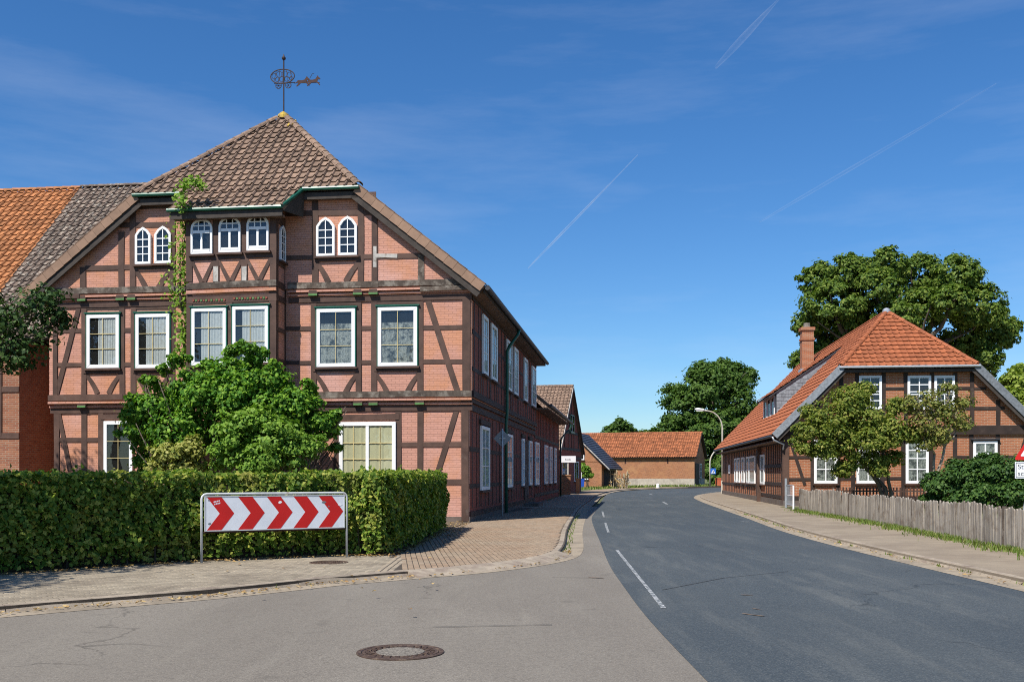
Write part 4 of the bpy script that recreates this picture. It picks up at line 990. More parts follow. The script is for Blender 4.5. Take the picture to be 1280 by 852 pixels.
# ------------------------------------------------------------------ barn-like farmhouse behind, far left
farm = thing('brick_farmhouse', 'old brick farmhouse at the left edge with half orange and half grey tiled roof', 'house', H.o, H.ang)
fy0, fyr, fze, fzr = 3.4, 10.6, 6.9, 14.1
xa, xb_ = -34.0, -11.2
xs, zs_ = H.front(102, 235.5, fyr)     # where the orange tiles end, at the ridge
fzr = zs_
Vf = Vector((0, fyr-(fy0-.6), fzr-(fze-.3))).normalized(); Lf = math.hypot(fyr-(fy0-.6), fzr-(fze-.3))
wallbox('wall', 'oldbrick', xa, WL-.6, fy0, fyr*2-fy0, -.3, fze, farm)
slab(farm, [(xa-.3, fy0-.6, fze-.36), (xb_, fy0-.6, fze-.36), (xb_, fyr, fzr-.06), (xa-.3, fyr, fzr-.06)], .12, M['eave_dark'])
slab(farm, [(xa-.3, 2*fyr-fy0+.6, fze-.36), (xb_, 2*fyr-fy0+.6, fze-.36), (xb_, fyr, fzr-.06), (xa-.3, fyr, fzr-.06)], .12, M['tile_brown'])
MB().extrude([(xa, fy0, fze-.4), (xa, 2*fyr-fy0, fze-.4), (xa, fyr, fzr-.3)], (.3, 0, 0)).build('gable_wall', M['oldbrick_y'], farm)
of = (xa-.3, fy0-.6, fze-.3)
tiles(farm, M['tile_orange'], of, (1, 0, 0), Vf, [(0, 0), (xs-of[0], 0), (xs-of[0], Lf), (0, Lf)], .34, .40, 210, near=(xs-2.2, fyr-2.5, fzr-2.5))
o2 = (xs, fy0-.6, fze-.3)
tiles(farm, M['tile_lichen'], o2, (1, 0, 0), Vf, [(0, 0), (xb_-xs, 0), (xb_-xs, Lf), (0, Lf)], .31, .37, 90, near=(xs+1.2, fyr-2, fzr-2))
ridge(farm, M['tile_orange'], (xa-.3, fyr, fzr+.0), (xs-.05, fyr, fzr+.0), .15, .4); ridge(farm, M['tile_lichen'], (xs, fyr, fzr+.03), (xb_, fyr, fzr+.03), .15, .4)
# annex in front of it, its lit face and shaded side at the picture's left edge
ax1, _ = H.front(24, 500, 1.2)
wallbox('annex_wall', 'oldbrick', xa, ax1, 1.2, fy0+.02, -.3, 6.3, farm)
AF = plane((0, 1.2, 0), (1, 0, 0), (0, -1, 0))
for z in (6.1, 4.55, 2.9): timber(farm, AF, (xa, z), (ax1, z), .2, .03, 'timber', 'timber_rail')
for x in (ax1-.75, ax1-2.3, ax1-3.9): timber(farm, AF, (x, 2.9), (x, 6.1), .2, .034)
slab(farm, [(xa-.2, .8, 6.25), (ax1+.3, .8, 6.25), (ax1+.3, fy0-.05, 6.75), (xa-.2, fy0-.05, 6.75)], .1, M['tile_lichen'])

# ------------------------------------------------------------------ lower wing that carries on the long side
XR2 = .02
ext = thing('low_wing', 'low dark red brick wing with white windows behind the big timbered house', 'building', H.o, H.ang)
ey0, ey1, eze = DEP+.02, 37.8, 5.35
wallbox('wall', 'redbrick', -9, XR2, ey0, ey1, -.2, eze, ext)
E0 = plane((XR2, 0, 0), (0, 1, 0), (1, 0, 0))
slab(ext, [(XR2+.75, ey0+.25, eze-.1), (XR2+.75, ey1+.3, eze-.1), (-4.5, ey1+.3, eze+4.3), (-4.5, ey0+.25, eze+4.3)], .16, M['tile_brown'])
slab(ext, [(-9.75, ey0+.25, eze-.1), (-9.75, ey1+.3, eze-.1), (-4.5, ey1+.3, eze+4.3), (-4.5, ey0+.25, eze+4.3)], .16, M['tile_brown'])
MB().extrude([(-8.9, ey1-.2, eze-.1), (-.1, ey1-.2, eze-.1), (-4.5, ey1-.2, eze+4.0)], (0, .18, 0)).build('gable_wall', M['redbrick_x'], ext)
MB().box(XR2+.02, XR2+.7, ey0+.3, ey1+.25, eze-.36, eze-.28).build('soffit_board', M['soffit'], ext)
MB().tube([(XR2+.84, ey0+.2, eze-.16), (XR2+.84, ey1+1.3, eze-.2)], .085, 8).build('gutter', M['sheet_dark'], ext)
MB().tube([(XR2+.84, ey1+1.25, eze-.25), (XR2+.7, ey1+1.1, eze-.6), (XR2+.16, ey1+.1, eze-1.3), (XR2+.12, ey1-.1, eze-1.5), (XR2+.12, ey1-.1, 0)], .06, 8).build('downpipe', M['darkgreen'], ext, smooth=True)
for a, b in ((667.8, 672.3), (679.6, 683.4), (686.2, 688.8), (691.8, 694.2)):
    u0, u1 = fs(a), fs(b)
    window(ext, E0, u0, u1, .95, 3.25, 'flat', (.5,), (.36, .68), .12, .03, 'curtain', ob=.02)
for i in range(17):
    y = ey0 + .3 + i*1.0; timber(ext, E0, (y, .3), (y, 5.0), .12, .012, 'timber_dark')
for z in (3.55, .4): timber(ext, E0, (ey0, z), (ey1, z), .18, .02, 'timber_dark', 'timber_rail')

# ------------------------------------------------------------------ gable house at the bend, with the shop sign
G = Frame(3.6, 76.5, .97, -.235)
gh = thing('gabled_house', 'half-timbered house with brown tiles turning its dark gable to the road bend', 'house', G.o, G.ang)
gd, gr, gze, gzr = 10.2, 5.1, 3.75, 8.75
wallbox('wall', 'redbrick', -12, 0, 0, gd, -.2, 3.6, gh)
GS = plane((0, 0, 0), (0, 1, 0), (1, 0, 0)); GF = plane((0, 0, 0), (1, 0, 0), (0, -1, 0))
MB().extrude([(0, .1, 3.5), (0, gd-.1, 3.5), (0, gr, 8.4)], (-.3, 0, 0)).build('gable_wall', M['redbrick_y'], gh)
gsl = (gzr - 3.3)/(gr + .5)
pf = [(-12, -.5, 3.3), (.2, -.5, 3.3), (.2, gr, gzr), (-12, gr, gzr)]
slab(gh, pf, .14, M['eave_dark']); slab(gh, [(-12, gd+.5, 3.3), (.2, gd+.5, 3.3), (.2, gr, gzr), (-12, gr, gzr)], .14, M['tile_brown'])
Vg = Vector((0, gr+.5, gzr-3.3)).normalized(); Lg = math.hypot(gr+.5, gzr-3.3)
tiles(gh, M['tile_brown'], (-12, -.5, 3.34), (1, 0, 0), Vg, [(0, 0), (12.18, 0), (12.18, Lg), (0, Lg)], .30, .36, 0)
ridge(gh, M['tile_brown'], (-12, gr, gzr), (.2, gr, gzr), .14, .5)
for sgn, m_ in ((-.5, 'whitewood_old'), (gd+.5, 'eave_dark')):
    MB().extrude([(.21, sgn, 3.34), (.21, sgn, 3.06), (.21, gr, gzr-.28), (.21, gr, gzr+.02)], (.05, 0, 0)).build('bargeboard', M[m_], gh)
for z, a, b in ((3.55, 0, gd), (4.9, 1.5, gd-1.5), (2.85, 0, gd), (6.2, 3.4, gd-3.4)): timber(gh, GS, (a, z), (b, z), .22, .035, 'timber_dark', 'timber_rail')
for y, z1_ in ((2.4, 5.3), (4.3, 6.6), (6.6, 6.9), (8.7, 5.2), (5.5, 7.6)): timber(gh, GS, (y, 3.5), (y, z1_), .17, .03, 'timber_dark')
window(gh, GS, 4.55, 6.35, 4.95, 6.4, 'flat', (.5,), (.5,), .09, .05, 'none', ob=.04, frame='green')
window(gh, GS, 1.2, 3.2, .9, 2.6, 'flat', (.5,), (), .1, .05, 'none', ob=.02)
window(gh, GS, 6.6, 8.6, .9, 2.6, 'flat', (.5,), (), .1, .05, 'none', ob=.02)
window(gh, GF, -1.9, -.5, 1.0, 2.5, 'flat', (.5,), (), .1, .05, 'none', ob=.02)
# brick piers and the sign in front of it
def pier(name, label, x0, x1, y0, y1, h, grp):
    t = thing(name, label, 'brick pier', ((x0+x1)/2, (y0+y1)/2, 0), 0, grp); w, d = (x1-x0)/2, (y1-y0)/2
    o = MB().box(-w, w, -d, d, -.1, h-.09).build('shaft', M['barnbrick_x'], t); o.data.materials.append(M['barnbrick_y'])
    for p in o.data.polygons:
        if abs(p.normal.x) > .7: p.material_index = 1
    MB().box(-w-.05, w+.05, -d-.05, d+.05, h-.09, h).build('capping', M['barnbrick_x'], t)
pier('brick_pier', 'broad orange brick pier below the white shop sign at the bend', 3.46, 4.36, 74.2, 75.3, 1.50, 'brick piers by the shop')
pier('brick_pier', 'slim brick pier to the right of the broad pier under the shop sign', 5.1, 5.38, 79.3, 79.7, 1.20, 'brick piers by the shop')
sg = thing('shop_sign', 'white lightbox shop sign on a pale post at the road bend', 'sign', (4.27, 75.75, 0))
MB().tube([(0, 0, 0), (0, 0, 2.45)], .055, 8).build('post', M['lamp_pole'], sg)
sb = MB().box(-.60, .60, -.09, .09, 2.40, 2.90).build('sign_box', M['white'], sg, bevel=.03)
pr = MB(); xx = -.22
for w_, h_ in ((.05, .11), (.03, .07), (.05, .07), (.02, .10), (.05, .07), (.05, .10), (.04, .07)):
    pr.box(xx, xx+w_, -.096, -.092, 2.60, 2.60+h_); xx += w_ + .022
pr.build('print', M['sign_back'], sb)

# ------------------------------------------------------------------ house with the dark slate roof, beyond
D = Frame(9.63, 107, .97, -.243)
dh = thing('slate_roofed_house', 'small brick house with a dark grey roof beside the long barn', 'house', D.o, D.ang)
wallbox('wall', 'barnbrick', -9.0, 0, 0, 11, -.2, 2.9, dh)
rx, rz = -3.2, 6.1
MB().extrude([(-7.4, 0, 2.8), (0, 0, 2.8), (-.05, 0, 2.75), (rx, 0, rz-.25)], (0, .3, 0)).build('gable_wall', M['barnbrick_x'], dh)
dsl = [(.85, -.25, 2.05), (.85, 10.6, 2.05), (rx, 10.6, rz), (rx, -.25, rz)]
slab(dh, dsl, .12, M['sheet_dark']); slab(dh, [(-9.6, -.25, 2.05), (-9.6, 10.6, 2.05), (rx, 10.6, rz), (rx, -.25, rz)], .12, M['sheet_dark'])
Vd = Vector((rx-.85, 0, rz-2.05)).normalized(); Ld = math.hypot(rx-.85, rz-2.05)
tiles(dh, M['sheet_dark'], (.85, -.25, 2.07), (0, 1, 0), Vd, [(0, 0), (10.85, 0), (10.85, Ld), (0, Ld)], .6, .33, 0, prof=FLAT, lift=.05)
MB().extrude([(.9, -.27, 2.1), (.9, -.27, 1.95), (rx, -.27, rz-.12), (rx, -.27, rz+.03)], (0, -.05, 0)).build('bargeboard', M['whitewood_old'], dh)
DF = plane((0, 0, 0), (1, 0, 0), (0, -1, 0)); DS = plane((0, 0, 0), (0, 1, 0), (1, 0, 0))
window(dh, DF, *[D.front(721, 574, 0)[0], D.front(730.5, 574, 0)[0]], 3.05, 3.85, 'flat', (.5,), (), .1, .05, 'none', ob=.02)
window(dh, DF, *[D.front(726, 598, 0)[0], D.front(735.5, 598, 0)[0]], .95, 1.75, 'flat', (.5,), (), .1, .05, 'none', ob=.02)
MB().pl(DS, [(1.5, 0), (9.5, 0), (9.5, 2.1), (1.5, 2.1)], .0, .03).build('porch_shade', M['shade_dark'], dh)  # near-black sheet painting the shade under the porch roof

# ------------------------------------------------------------------ long brick barn across the bend
BN = Frame(23.1, 126, .947, -.32)
barn = thing('brick_barn', 'long orange brick barn with tiled roof and pale base closing the view down the road', 'barn', BN.o, BN.ang)
bl, bd, bze, bzr = -18.0, 9.5, 3.75, 7.0
wallbox('wall', 'barnbrick', bl, 0, 0, bd, .95, bze, barn)
MB().box(bl-.03, .0, -.03, bd, -.3, .95).build('plinth', M['render'], barn)
MB().extrude([(0, .1, bze-.1), (0, bd-.1, bze-.1), (0, bd/2, bzr-.3)], (-.3, 0, 0)).build('gable_wall', M['barnbrick_y'], barn)
for s_, yy in ((0, -.4), (1, bd+.4)): slab(barn, [(bl-.3, yy, bze-.12), (.35, yy, bze-.12), (.35, bd/2, bzr), (bl-.3, bd/2, bzr)], .13, M['eave_dark'])
Vb = Vector((0, bd/2+.4, bzr-bze+.12)).normalized(); Lb = math.hypot(bd/2+.4, bzr-bze+.12)
tiles(barn, M['tile_barn'], (bl-.3, -.4, bze-.09), (1, 0, 0), Vb, [(0, 0), (18.6, 0), (18.6, Lb), (0, Lb)], .3, .36, 0)
ridge(barn, M['tile_barn'], (bl-.3, bd/2, bzr), (.35, bd/2, bzr), .14, .5)
BF = plane((0, 0, 0), (1, 0, 0), (0, -1, 0)); BGS = plane((0, 0, 0), (0, 1, 0), (1, 0, 0))
for x in (-8.9, -3.4): MB().pl(BF, [(x-.1, bze-.9), (x+.1, bze-.9), (x+.08, bze-.05), (x-.06, bze-.05)], -.01, .012).build('rust_stain', M['rust_iron'], barn)
for x in (-8.35, -5.9, -2.2): MB().pl(BF, [(x-.05, -.1), (x+.05, -.1), (x+.05, .93), (x-.05, .93)], .0, .045).build('plinth_rib', M['render'], barn)
window(barn, BGS, 4.6, 6.2, 1.0, 2.9, 'flat', (.5,), (.5,), .1, .06, 'none', ob=.02)
MB().pl(BGS, [(.8, -.05), (3.6, -.05), (3.6, 2.9), (.8, 2.9)], .0, .06).build('barn_door', M['timber_dark'], barn)

# ------------------------------------------------------------------ long farmhouse on the right
Q = Frame(13.1, 48, .994, -.112)
rh = thing('right_farmhouse', 'long orange brick half-timbered farmhouse with red hipped tile roof and slate dormer', 'house', Q.o, Q.ang)
rh.name = 'red_roofed_farmhouse'
QW, QD, QC = 11.4, 30.0, 5.7
MB().box(-.05, QW+.02, -.05, QD, -.3, .28).build('plinth', M['plinth'], rh)
wallbox('wall', 'brick', 0, QW, 0, QD, .28, 3.62, rh)
MB().extrude([(.0, -.06, 3.6), (QW, -.06, 3.6), (QC+3.15, -.06, 6.42), (QC-3.15, -.06, 6.42)], (0, QD-.3, 0)).build('wall', M['brick_x'], rh)
QR = [(6.25, 3.42), (3.12, 6.66), (0, 9.82)]; QH = 3.6
ry0, ry1 = -.42, QD+.3
for s in (1, -1):
    e, k, r = [(QC + s*u, z) for u, z in QR]
    slab(rh, [(e[0], ry0, e[1]), (e[0], ry1, e[1]), (k[0], ry1, k[1]), (k[0], ry0, k[1])], .14, M['tile_red'])
    slab(rh, [(k[0], ry0, k[1]), (k[0], ry1, k[1]), (r[0], ry1, r[1]), (r[0], QH, r[1])], .14, M['tile_red'])
MB().extrude([(.1, QD-.3, 3.4), (QW-.1, QD-.3, 3.4), (QC+3.0, QD-.3, 6.5), (QC, QD-.3, 9.6), (QC-3.0, QD-.3, 6.5)], (0, .25, 0)).build('gable_wall', M['brick_x'], rh)
hq = [(QC-QR[1][0], ry0, QR[1][1]), (QC+QR[1][0], ry0, QR[1][1]), (QC, QH, QR[2][1])]
slab(rh, hq, .12, M['tile_red'])
Vq = Vector((0, QH-ry0, QR[2][1]-QR[1][1])).normalized(); Lq = math.hypot(QH-ry0, QR[2][1]-QR[1][1])
tiles(rh, M['tile_red'], hq[0], (1, 0, 0), Vq, [(0, -.08), (2*QR[1][0], -.08), (2*QR[1][0], 0), (QR[1][0]+.05, Lq-.1), (QR[1][0]-.05, Lq-.1), (0, 0)], .30, .37, 0, prof=LOWPAN)
# left slope, lower and upper part (x falls to the road, courses run along the house)
e, k, r = [(QC - u, z) for u, z in QR]
V1 = Vector((k[0]-e[0], 0, k[1]-e[1])).normalized(); L1 = math.hypot(k[0]-e[0], k[1]-e[1]); V2 = Vector((r[0]-k[0], 0, r[1]-k[1])).normalized(); L2 = math.hypot(r[0]-k[0], r[1]-k[1])
tiles(rh, M['tile_red'], (e[0], ry1, e[1]+.01), (0, -1, 0), V1, [(0, -.05), (ry1-ry0, -.05), (ry1-ry0, L1), (0, L1)], .30, .37, 0, prof=LOWPAN)
tiles(rh, M['tile_red'], (k[0], ry1, k[1]+.01), (0, -1, 0), V2, [(0, 0), (ry1-ry0, 0), (ry1-QH, L2), (0, L2)], .30, .37, 0, prof=LOWPAN)
for s in (-1, 1):
    a = Vector((QC + s*QR[1][0], ry0, QR[1][1]+.02)); b = Vector((QC, QH, QR[2][1]+.03)); ridge(rh, M['tile_red'], a, b - (b-a).normalized()*.2, .14, .36)
ridge(rh, M['tile_red'], (QC, QH+.1, QR[2][1]), (QC, ry1, QR[2][1]), .14, .42)
MB().lathe((QC, QH, QR[2][1]+.02), [(.2, -.05), (.19, .09), (.12, .17), (.02, .2)], 10).build('apex_cap', M['zinc'], rh)
for s in (1, -1):
    e = Vector((QC + s*QR[0][0], ry0, QR[0][1])); k = Vector((QC + s*QR[1][0], ry0, QR[1][1])); d = (k-e).normalized(); nrm = Vector((-d.z, 0, d.x)); nrm = nrm if nrm.z > 0 else -nrm
    MB().extrude([e + nrm*.09, e - nrm*.24, k - nrm*.24, k + nrm*.09], (0, -.07, 0)).build('bargeboard', M['slate'], rh)
    MB().extrude([e - nrm*.24, e - nrm*.40, k - nrm*.40, k - nrm*.24], (0, .07, 0)).build('bargeboard', M['eave_dark'], rh)
MB().tube([(QC-3.2, ry0-.1, 6.60), (QC+3.2, ry0-.1, 6.60)], .06, 8).build('gutter', M['zinc'], rh)
MB().box(QC-3.12, QC+3.12, ry0+.02, -.07, 6.36, 6.5).build('fascia_board', M['eave_dark'], rh)
xe = QC - QR[0][0]
MB().tube([(xe-.07, ry0+.1, 3.36), (xe-.07, ry1, 3.34)], .07, 8).build('gutter', M['sheet_dark'], rh)
MB().tube([(xe-.05, ry0-.02, 3.33), (xe+.03, ry0-.03, 3.16), (-.02, -.16, 2.98), (-.05, -.16, 2.7)], .045, 8).build('downpipe', M['zinc'], rh, smooth=True)
MB().box(xe+.02, -.02, ry0+.2, ry1-.1, 3.10, 3.16).build('soffit_board', M['soffit'], rh)
# framing of the front
QF = plane((0, 0, 0), (1, 0, 0), (0, -1, 0)); QG = plane((0, -.06, 0), (1, 0, 0), (0, -1, 0)); QS = plane((0, 0, 0), (0, 1, 0), (-1, 0, 0))
qf = lambda px, py: Q.front(px, py, 0)
qt = lambda P, x1, ya, x2, yb, w=.18, o=.03, name='timber_post': timber(rh, P, qf(x1, ya), qf(x2, yb), w, o, 'timber_dark', name)
timber(rh, QG, (0, 3.62), (QW, 3.62), .40, .06, 'timber_dark', 'sill_beam')
timber(rh, QF, (.12, .3), (.12, 3.4), .26, .04, 'timber'); timber(rh, QF, (0, .4), (QW, .4), .18, .05, 'timber_dark', 'sill_beam')
for px in (1015.6, 1048, 1066, 1103, 1129, 1164, 1193.5, 1214, 1247): qt(QF, px, 543, px, 622)
for px in (1051, 1071, 1104, 1131.5, 1164.5, 1193.5, 1214.5): qt(QG, px, 466, px, 535)
qt(QG, 1247, 500, 1247, 535); qt(QG, 1022, 496, 1022, 535)
qt(QG, 1051, 486, 1214, 485, .13, .024, 'timber_rail'); qt(QG, 1040, 511.5, 1255, 510, .15, .024, 'timber_rail'); qt(QG, 1214, 485.5, 1232, 485.5, .13, .02, 'timber_rail')
qt(QG, 1050, 464.5, 1216, 461.5, .16, .036, 'timber_rail')
qt(QF, 982, 571.5, 1015, 571, .13, .022, 'timber_rail'); qt(QF, 982, 599, 1280, 596, .14, .022, 'timber_rail'); qt(QF, 1193, 571, 1214, 571, .13, .022, 'timber_rail'); qt(QF, 1247, 571, 1290, 570.5, .13, .022, 'timber_rail')
qt(QF, 986, 545, 1006, 606, .15, .026, 'timber_brace'); qt(QF, 1283, 543, 1266, 600, .15, .026, 'timber_brace')
def qwin(P, a, b, ya, yb, **kw):
    u0, z0_ = qf(a, yb); u1, z1_ = qf(b, ya); return window(rh, P, u0, u1, z0_, z1_, **kw)
for a, b in ((1017.3, 1046.5), (1070.3, 1099.3), (1131.8, 1160.5)):
    qwin(QF, a, b, 549, 604, vb=(.5,), hb=(.30, .58, .79), fw=.13, bw=.05, back='curtain_grey', ob=.02)
qwin(QF, 1216, 1246.3, 551, 602, vb=(.5,), hb=(.42, .72), fw=.13, bw=.06, back='curtain_grey', ob=.02)
for a, b in ((1073, 1101.6), (1133.6, 1163), (1167, 1192.6)): qwin(QG, a, b, 469.3, 512, vb=(.5,), hb=(.22, .44, .53, .77), fw=.12, bw=.05, back='none', ob=.02)
# shelf-like drip boards over two windows
for a, b in ((1128, 1164), (1213, 1249)):
    u0, z0_ = qf(a, 549.6); u1, _ = qf(b, 549.6); MB().pl(QF, [(u0, z0_), (u1, z0_), (u1, z0_+.06), (u0, z0_+.06)], 0, .16).build('drip_board', M['sheet_dark'], rh)
# road side: windows, door, framing
qs = lambda px: Q.side(px, 560, 0)[0]
for a, b in ((951.5, 956.4), (937.6, 944.6), (933.8, 937.2), (928, 931.2), (922.7, 925.6), (919, 921.8)):
    u1, u0 = qs(a), qs(b); window(rh, QS, u0, u1, .98, 2.62, 'flat', (), (.5,), .11, .05, 'curtain', ob=.02)
d1_, d0_ = qs(945.4), qs(950.8)
dq = MB().pl(QS, [(d0_, -.1), (d1_, -.1), (d1_, 2.9), (d0_, 2.9)], .0, .04).build('door', M['timber_dark'], rh)
MB().pl(QS, [(d0_+.25, .3), (d1_-.25, .3), (d1_-.25, 2.0), (d0_+.25, 2.0)], .04, .055).build('door_panel', M['timber'], dq)
timber(rh, QS, (d0_-.12, -.05), (d0_-.12, 3.1), .26, .22, 'timber'); timber(rh, QS, (.14, .1), (.14, 3.3), .3, .05, 'timber')
for i in range(9): timber(rh, QS, (.7 + i*.62, .3), (.7 + i*.62, 3.15), .13, .024, 'timber_dark')
for i in range(18): timber(rh, QS, (d1_ + .9 + i*1.05, .3), (d1_ + .9 + i*1.05, 3.15), .15, .024, 'timber_dark')
for z, a, b in ((.42, .3, d0_-.3), (1.05, .3, d0_-.3), (1.95, .3, d0_-.3), (.85, d1_, QD), (3.1, .1, QD)): timber(rh, QS, (a, z), (b, z), .17, .03, 'timber_dark', 'timber_rail')
MB().pl(QS, [(24.2, 1.6), (25.2, 1.6), (25.2, 2.2), (24.2, 2.2)], 0, .05).build('notice_board', M['white'], rh)
# dormer
dm = MB(); y0d, y1d, xf, zb, ztp = 8.0, 13.0, .86, 4.55, 6.14; xk, zk = 4.55, 8.66
dmr = MB().add([(xf, y0d, zb-.3), (xf, y0d, ztp), (xk, y0d, zk-.1), (xk, y0d, zk-.4), (xf, y1d, zb-.3), (xf, y1d, ztp), (xk, y1d, zk-.1), (xk, y1d, zk-.4)],
               [(0, 1, 2, 3), (4, 7, 6, 5), (0, 4, 5, 1), (1, 5, 6, 2), (3, 2, 6, 7), (0, 3, 7, 4)]).build('dormer', M['slate'], rh)
MB().add([(xf-.05, y0d+.02, zb-.28), (xf-.05, y1d-.02, zb-.28), (xf-.05, y1d-.02, ztp), (xf-.05, y0d+.02, ztp), (xf-.01, y0d+.02, zb-.28), (xf-.01, y1d-.02, zb-.28), (xf-.01, y1d-.02, ztp), (xf-.01, y0d+.02, ztp)],
         [(0, 1, 2, 3), (4, 7, 6, 5), (0, 4, 5, 1), (1, 5, 6, 2), (2, 6, 7, 3), (3, 7, 4, 0)]).build('front_board', M['sheet_dark'], dmr)
ds = (zk-ztp)/(xk-xf)
slab(dmr, [(xf-.45, y0d-.06, ztp-.45*ds+.06), (xf-.45, y1d+.22, ztp-.45*ds+.06), (xk+.15, y1d+.22, zk+.15*ds+.06), (xk+.15, y0d-.06, zk+.15*ds+.06)], .09, M['sheet_dark'], 'dormer_roof')
Vdm = Vector((xk-xf, 0, zk-ztp)).normalized()
tiles(dmr, M['tile_red'], (xf-.42, y1d+.2, ztp-.42*ds+.07), (0, -1, 0), Vdm, [(0, 0), (y1d-y0d+.25, 0), (y1d-y0d+.25, 4.9), (0, 4.9)], .30, .37, 0, prof=LOWPAN)
DW = plane((xf-.05, 0, 0), (0, 1, 0), (-1, 0, 0))
for a in (y0d+.35, y0d+1.85, y0d+3.35): 
    m = MB(); ol = outline(a, a+1.25, zb+.05, ztp-.15); m.ring(DW, ol, inset(ol, .10), -.02, .05); m.build('window_frame', M['white'], dmr)
    MB().pl(DW, inset(ol, .09), .012, .016).build('pane', M['glass'], dmr); MB().pl(DW, inset(ol, .08), .002, .006).build('room_shade_panel', M['shade_dark'], dmr)  # same painted room darkness behind the dormer panes
# slates of the dormer cheek, course by course
sl = MB()
for r_ in range(14):
    z0_ = zb - .3 + r_*.2; xs0 = xf; 
    c = 0
    while True:
        xa_ = xs0 + c*.26 - (.13 if r_ % 2 else 0); xb2 = xa_ + .25; c += 1
        if xa_ > xk: break
        xa2 = max(xa_, xf)
        lowz = 3.42 + (xa2 - xe)*(QR[1][1]-QR[0][1])/(QR[0][0]-QR[1][0]); topz = ztp + (xa2-xf)*ds
        if z0_ + .21 < lowz or z0_ + .15 > topz or xb2 <= xa2: continue
        sl.add([(xa2, y0d-.022, z0_), (xb2, y0d-.022, z0_), (xb2, y0d-.006, z0_+.22), (xa2, y0d-.006, z0_+.22), (xa2, y0d-.004, z0_), (xb2, y0d-.004, z0_)], [(0, 1, 2, 3), (4, 5, 1, 0)])
o = sl.build('slate_cladding', M['slate'], dmr); o['kind'] = 'stuff'
a_ = Vector((xf, y0d-.03, 3.42 + (xf-xe)*1.035+.10)); b_ = Vector((xk, y0d-.03, zk-.1))
MB().extrude([a_, a_ + Vector((0, 0, .09)), b_ + Vector((0, 0, .05)), b_], (0, -.05, 0)).build('lead_flashing', M['zinc'], dmr)
# chimney
ch = MB().box(4.0, 4.75, 18.1, 18.85, 7.2, 11.1); cho = ch.build('chimney', M['brick_x'], rh); cho.data.materials.append(M['brick_y'])
for p in cho.data.polygons:
    if abs(p.normal.x) > .7: p.material_index = 1
MB().box(3.94, 4.81, 18.04, 18.91, 10.35, 10.5).box(3.92, 4.83, 18.02, 18.93, 11.0, 11.2).build('brick_collar', M['brick_x'], cho)
MB().lathe((4.37, 18.47, 11.2), [(.26, 0), (.22, .12), (.2, .32)], 10).build('chimney_pot', M['concrete'], cho)
MB().box(3.9, 4.85, 18.0, 18.95, 8.15, 8.45).build('lead_apron', M['zinc'], cho)
# ------------------------------------------------------------------ street furniture
# arrow barrier before the hedge
pa, pb = gp(252, 703), gp(433.5, 695.5); dv = (pb-pa); SW = dv.length; ang = math.atan2(dv.y, dv.x)
ab = thing('chevron_barrier', 'red and white arrow barrier on a galvanised tube frame in front of the hedge', 'road sign', pa, ang)
def tubes_frame():
    r = .022; h = 1.20; c = .09; pts = [(0, 0, -.1), (0, 0, h-c)] + [(c-c*math.cos(a), 0, h-c+c*math.sin(a)) for a in (math.pi/6, math.pi/3, math.pi/2)] + [(SW-c, 0, h)] + [(SW-c+c*math.sin(a), 0, h-c+c*math.cos(a)) for a in (math.pi/6, math.pi/3, math.pi/2)] + [(SW, 0, -.1)]
    return MB().tube(pts, r, 10)
tubes_frame().build('tube_frame', M['galv'], ab, smooth=True)
MB().tube([(.03, 0, .53), (SW-.03, 0, .53)], .016, 8).build('lower_rail', M['rust_iron'], ab)
bx, bz0, bz1 = .045, .545, 1.165; bw_ = SW - 2*bx
brd = MB().box(bx, SW-bx, -.02, .0, bz0, bz1).build('sign_board', M['sign_white'], ab, bevel=.006)
SP = plane((0, -.02, 0), (1, 0, 0), (0, -1, 0)); zm = (bz0+bz1)/2
rim = MB(); ol = [(bx, bz0), (SW-bx, bz0), (SW-bx, bz1), (bx, bz1)]; rim.ring(SP, ol, inset(ol, .018), -.004, .006); rim.build('edge_strip', M['galv'], brd)
K = bw_/1065.0
for tip in (222, 448, 660, 863, 1060):
    dx, t = 92*K, 105*K; x = bx + tip*K - .02; zt2, zb2 = bz1-.02, bz0+.02
    o_ = [(x-dx-t, zt2), (x-dx, zt2), (x, zm), (x-dx, zb2), (x-dx-t, zb2), (x-t, zm)]
    m = MB(); m.pl(SP, [o_[0], o_[1], o_[2], o_[5]], -.002, .0022); m.pl(SP, [o_[5], o_[2], o_[3], o_[4]], -.002, .0022); m.build('chevron', M['sign_red'], brd)
for (cx, cz, r, mm) in ((.52*SW, 1.04, .04, 'white'), (.985*SW-.1, .98, .045, 'white'), (.83*SW, 1.03, .045, 'sign_back'), (.865*SW, .95, .02, 'sign_back'), (.045*SW, 1.09, .02, 'sign_back'), (.05*SW, .68, .03, 'sign_back')):
    n = 9; MB().pl(SP, [(cx + r*R.uniform(.5, 1.1)*math.cos(2*math.pi*k/n), cz + r*.7*R.uniform(.5, 1.1)*math.sin(2*math.pi*k/n)) for k in range(n)], .002, .0035).build('worn_patch', M[mm], brd)
st = MB()
for rr in range(2):
    for k in range(4): st.pl(SP, [(.20+.028*k+.01*rr, 1.045-.04*rr+.006*k), (.22+.028*k+.01*rr, 1.05-.04*rr+.006*k), (.222+.028*k+.01*rr, 1.075-.04*rr+.006*k), (.202+.028*k+.01*rr, 1.07-.04*rr+.006*k)], .002, .0032)
st.build('sticker', M['sign_white'], brd)
for x in (.35, SW-.35):
    for z in (bz0+.08, bz1-.08): pass

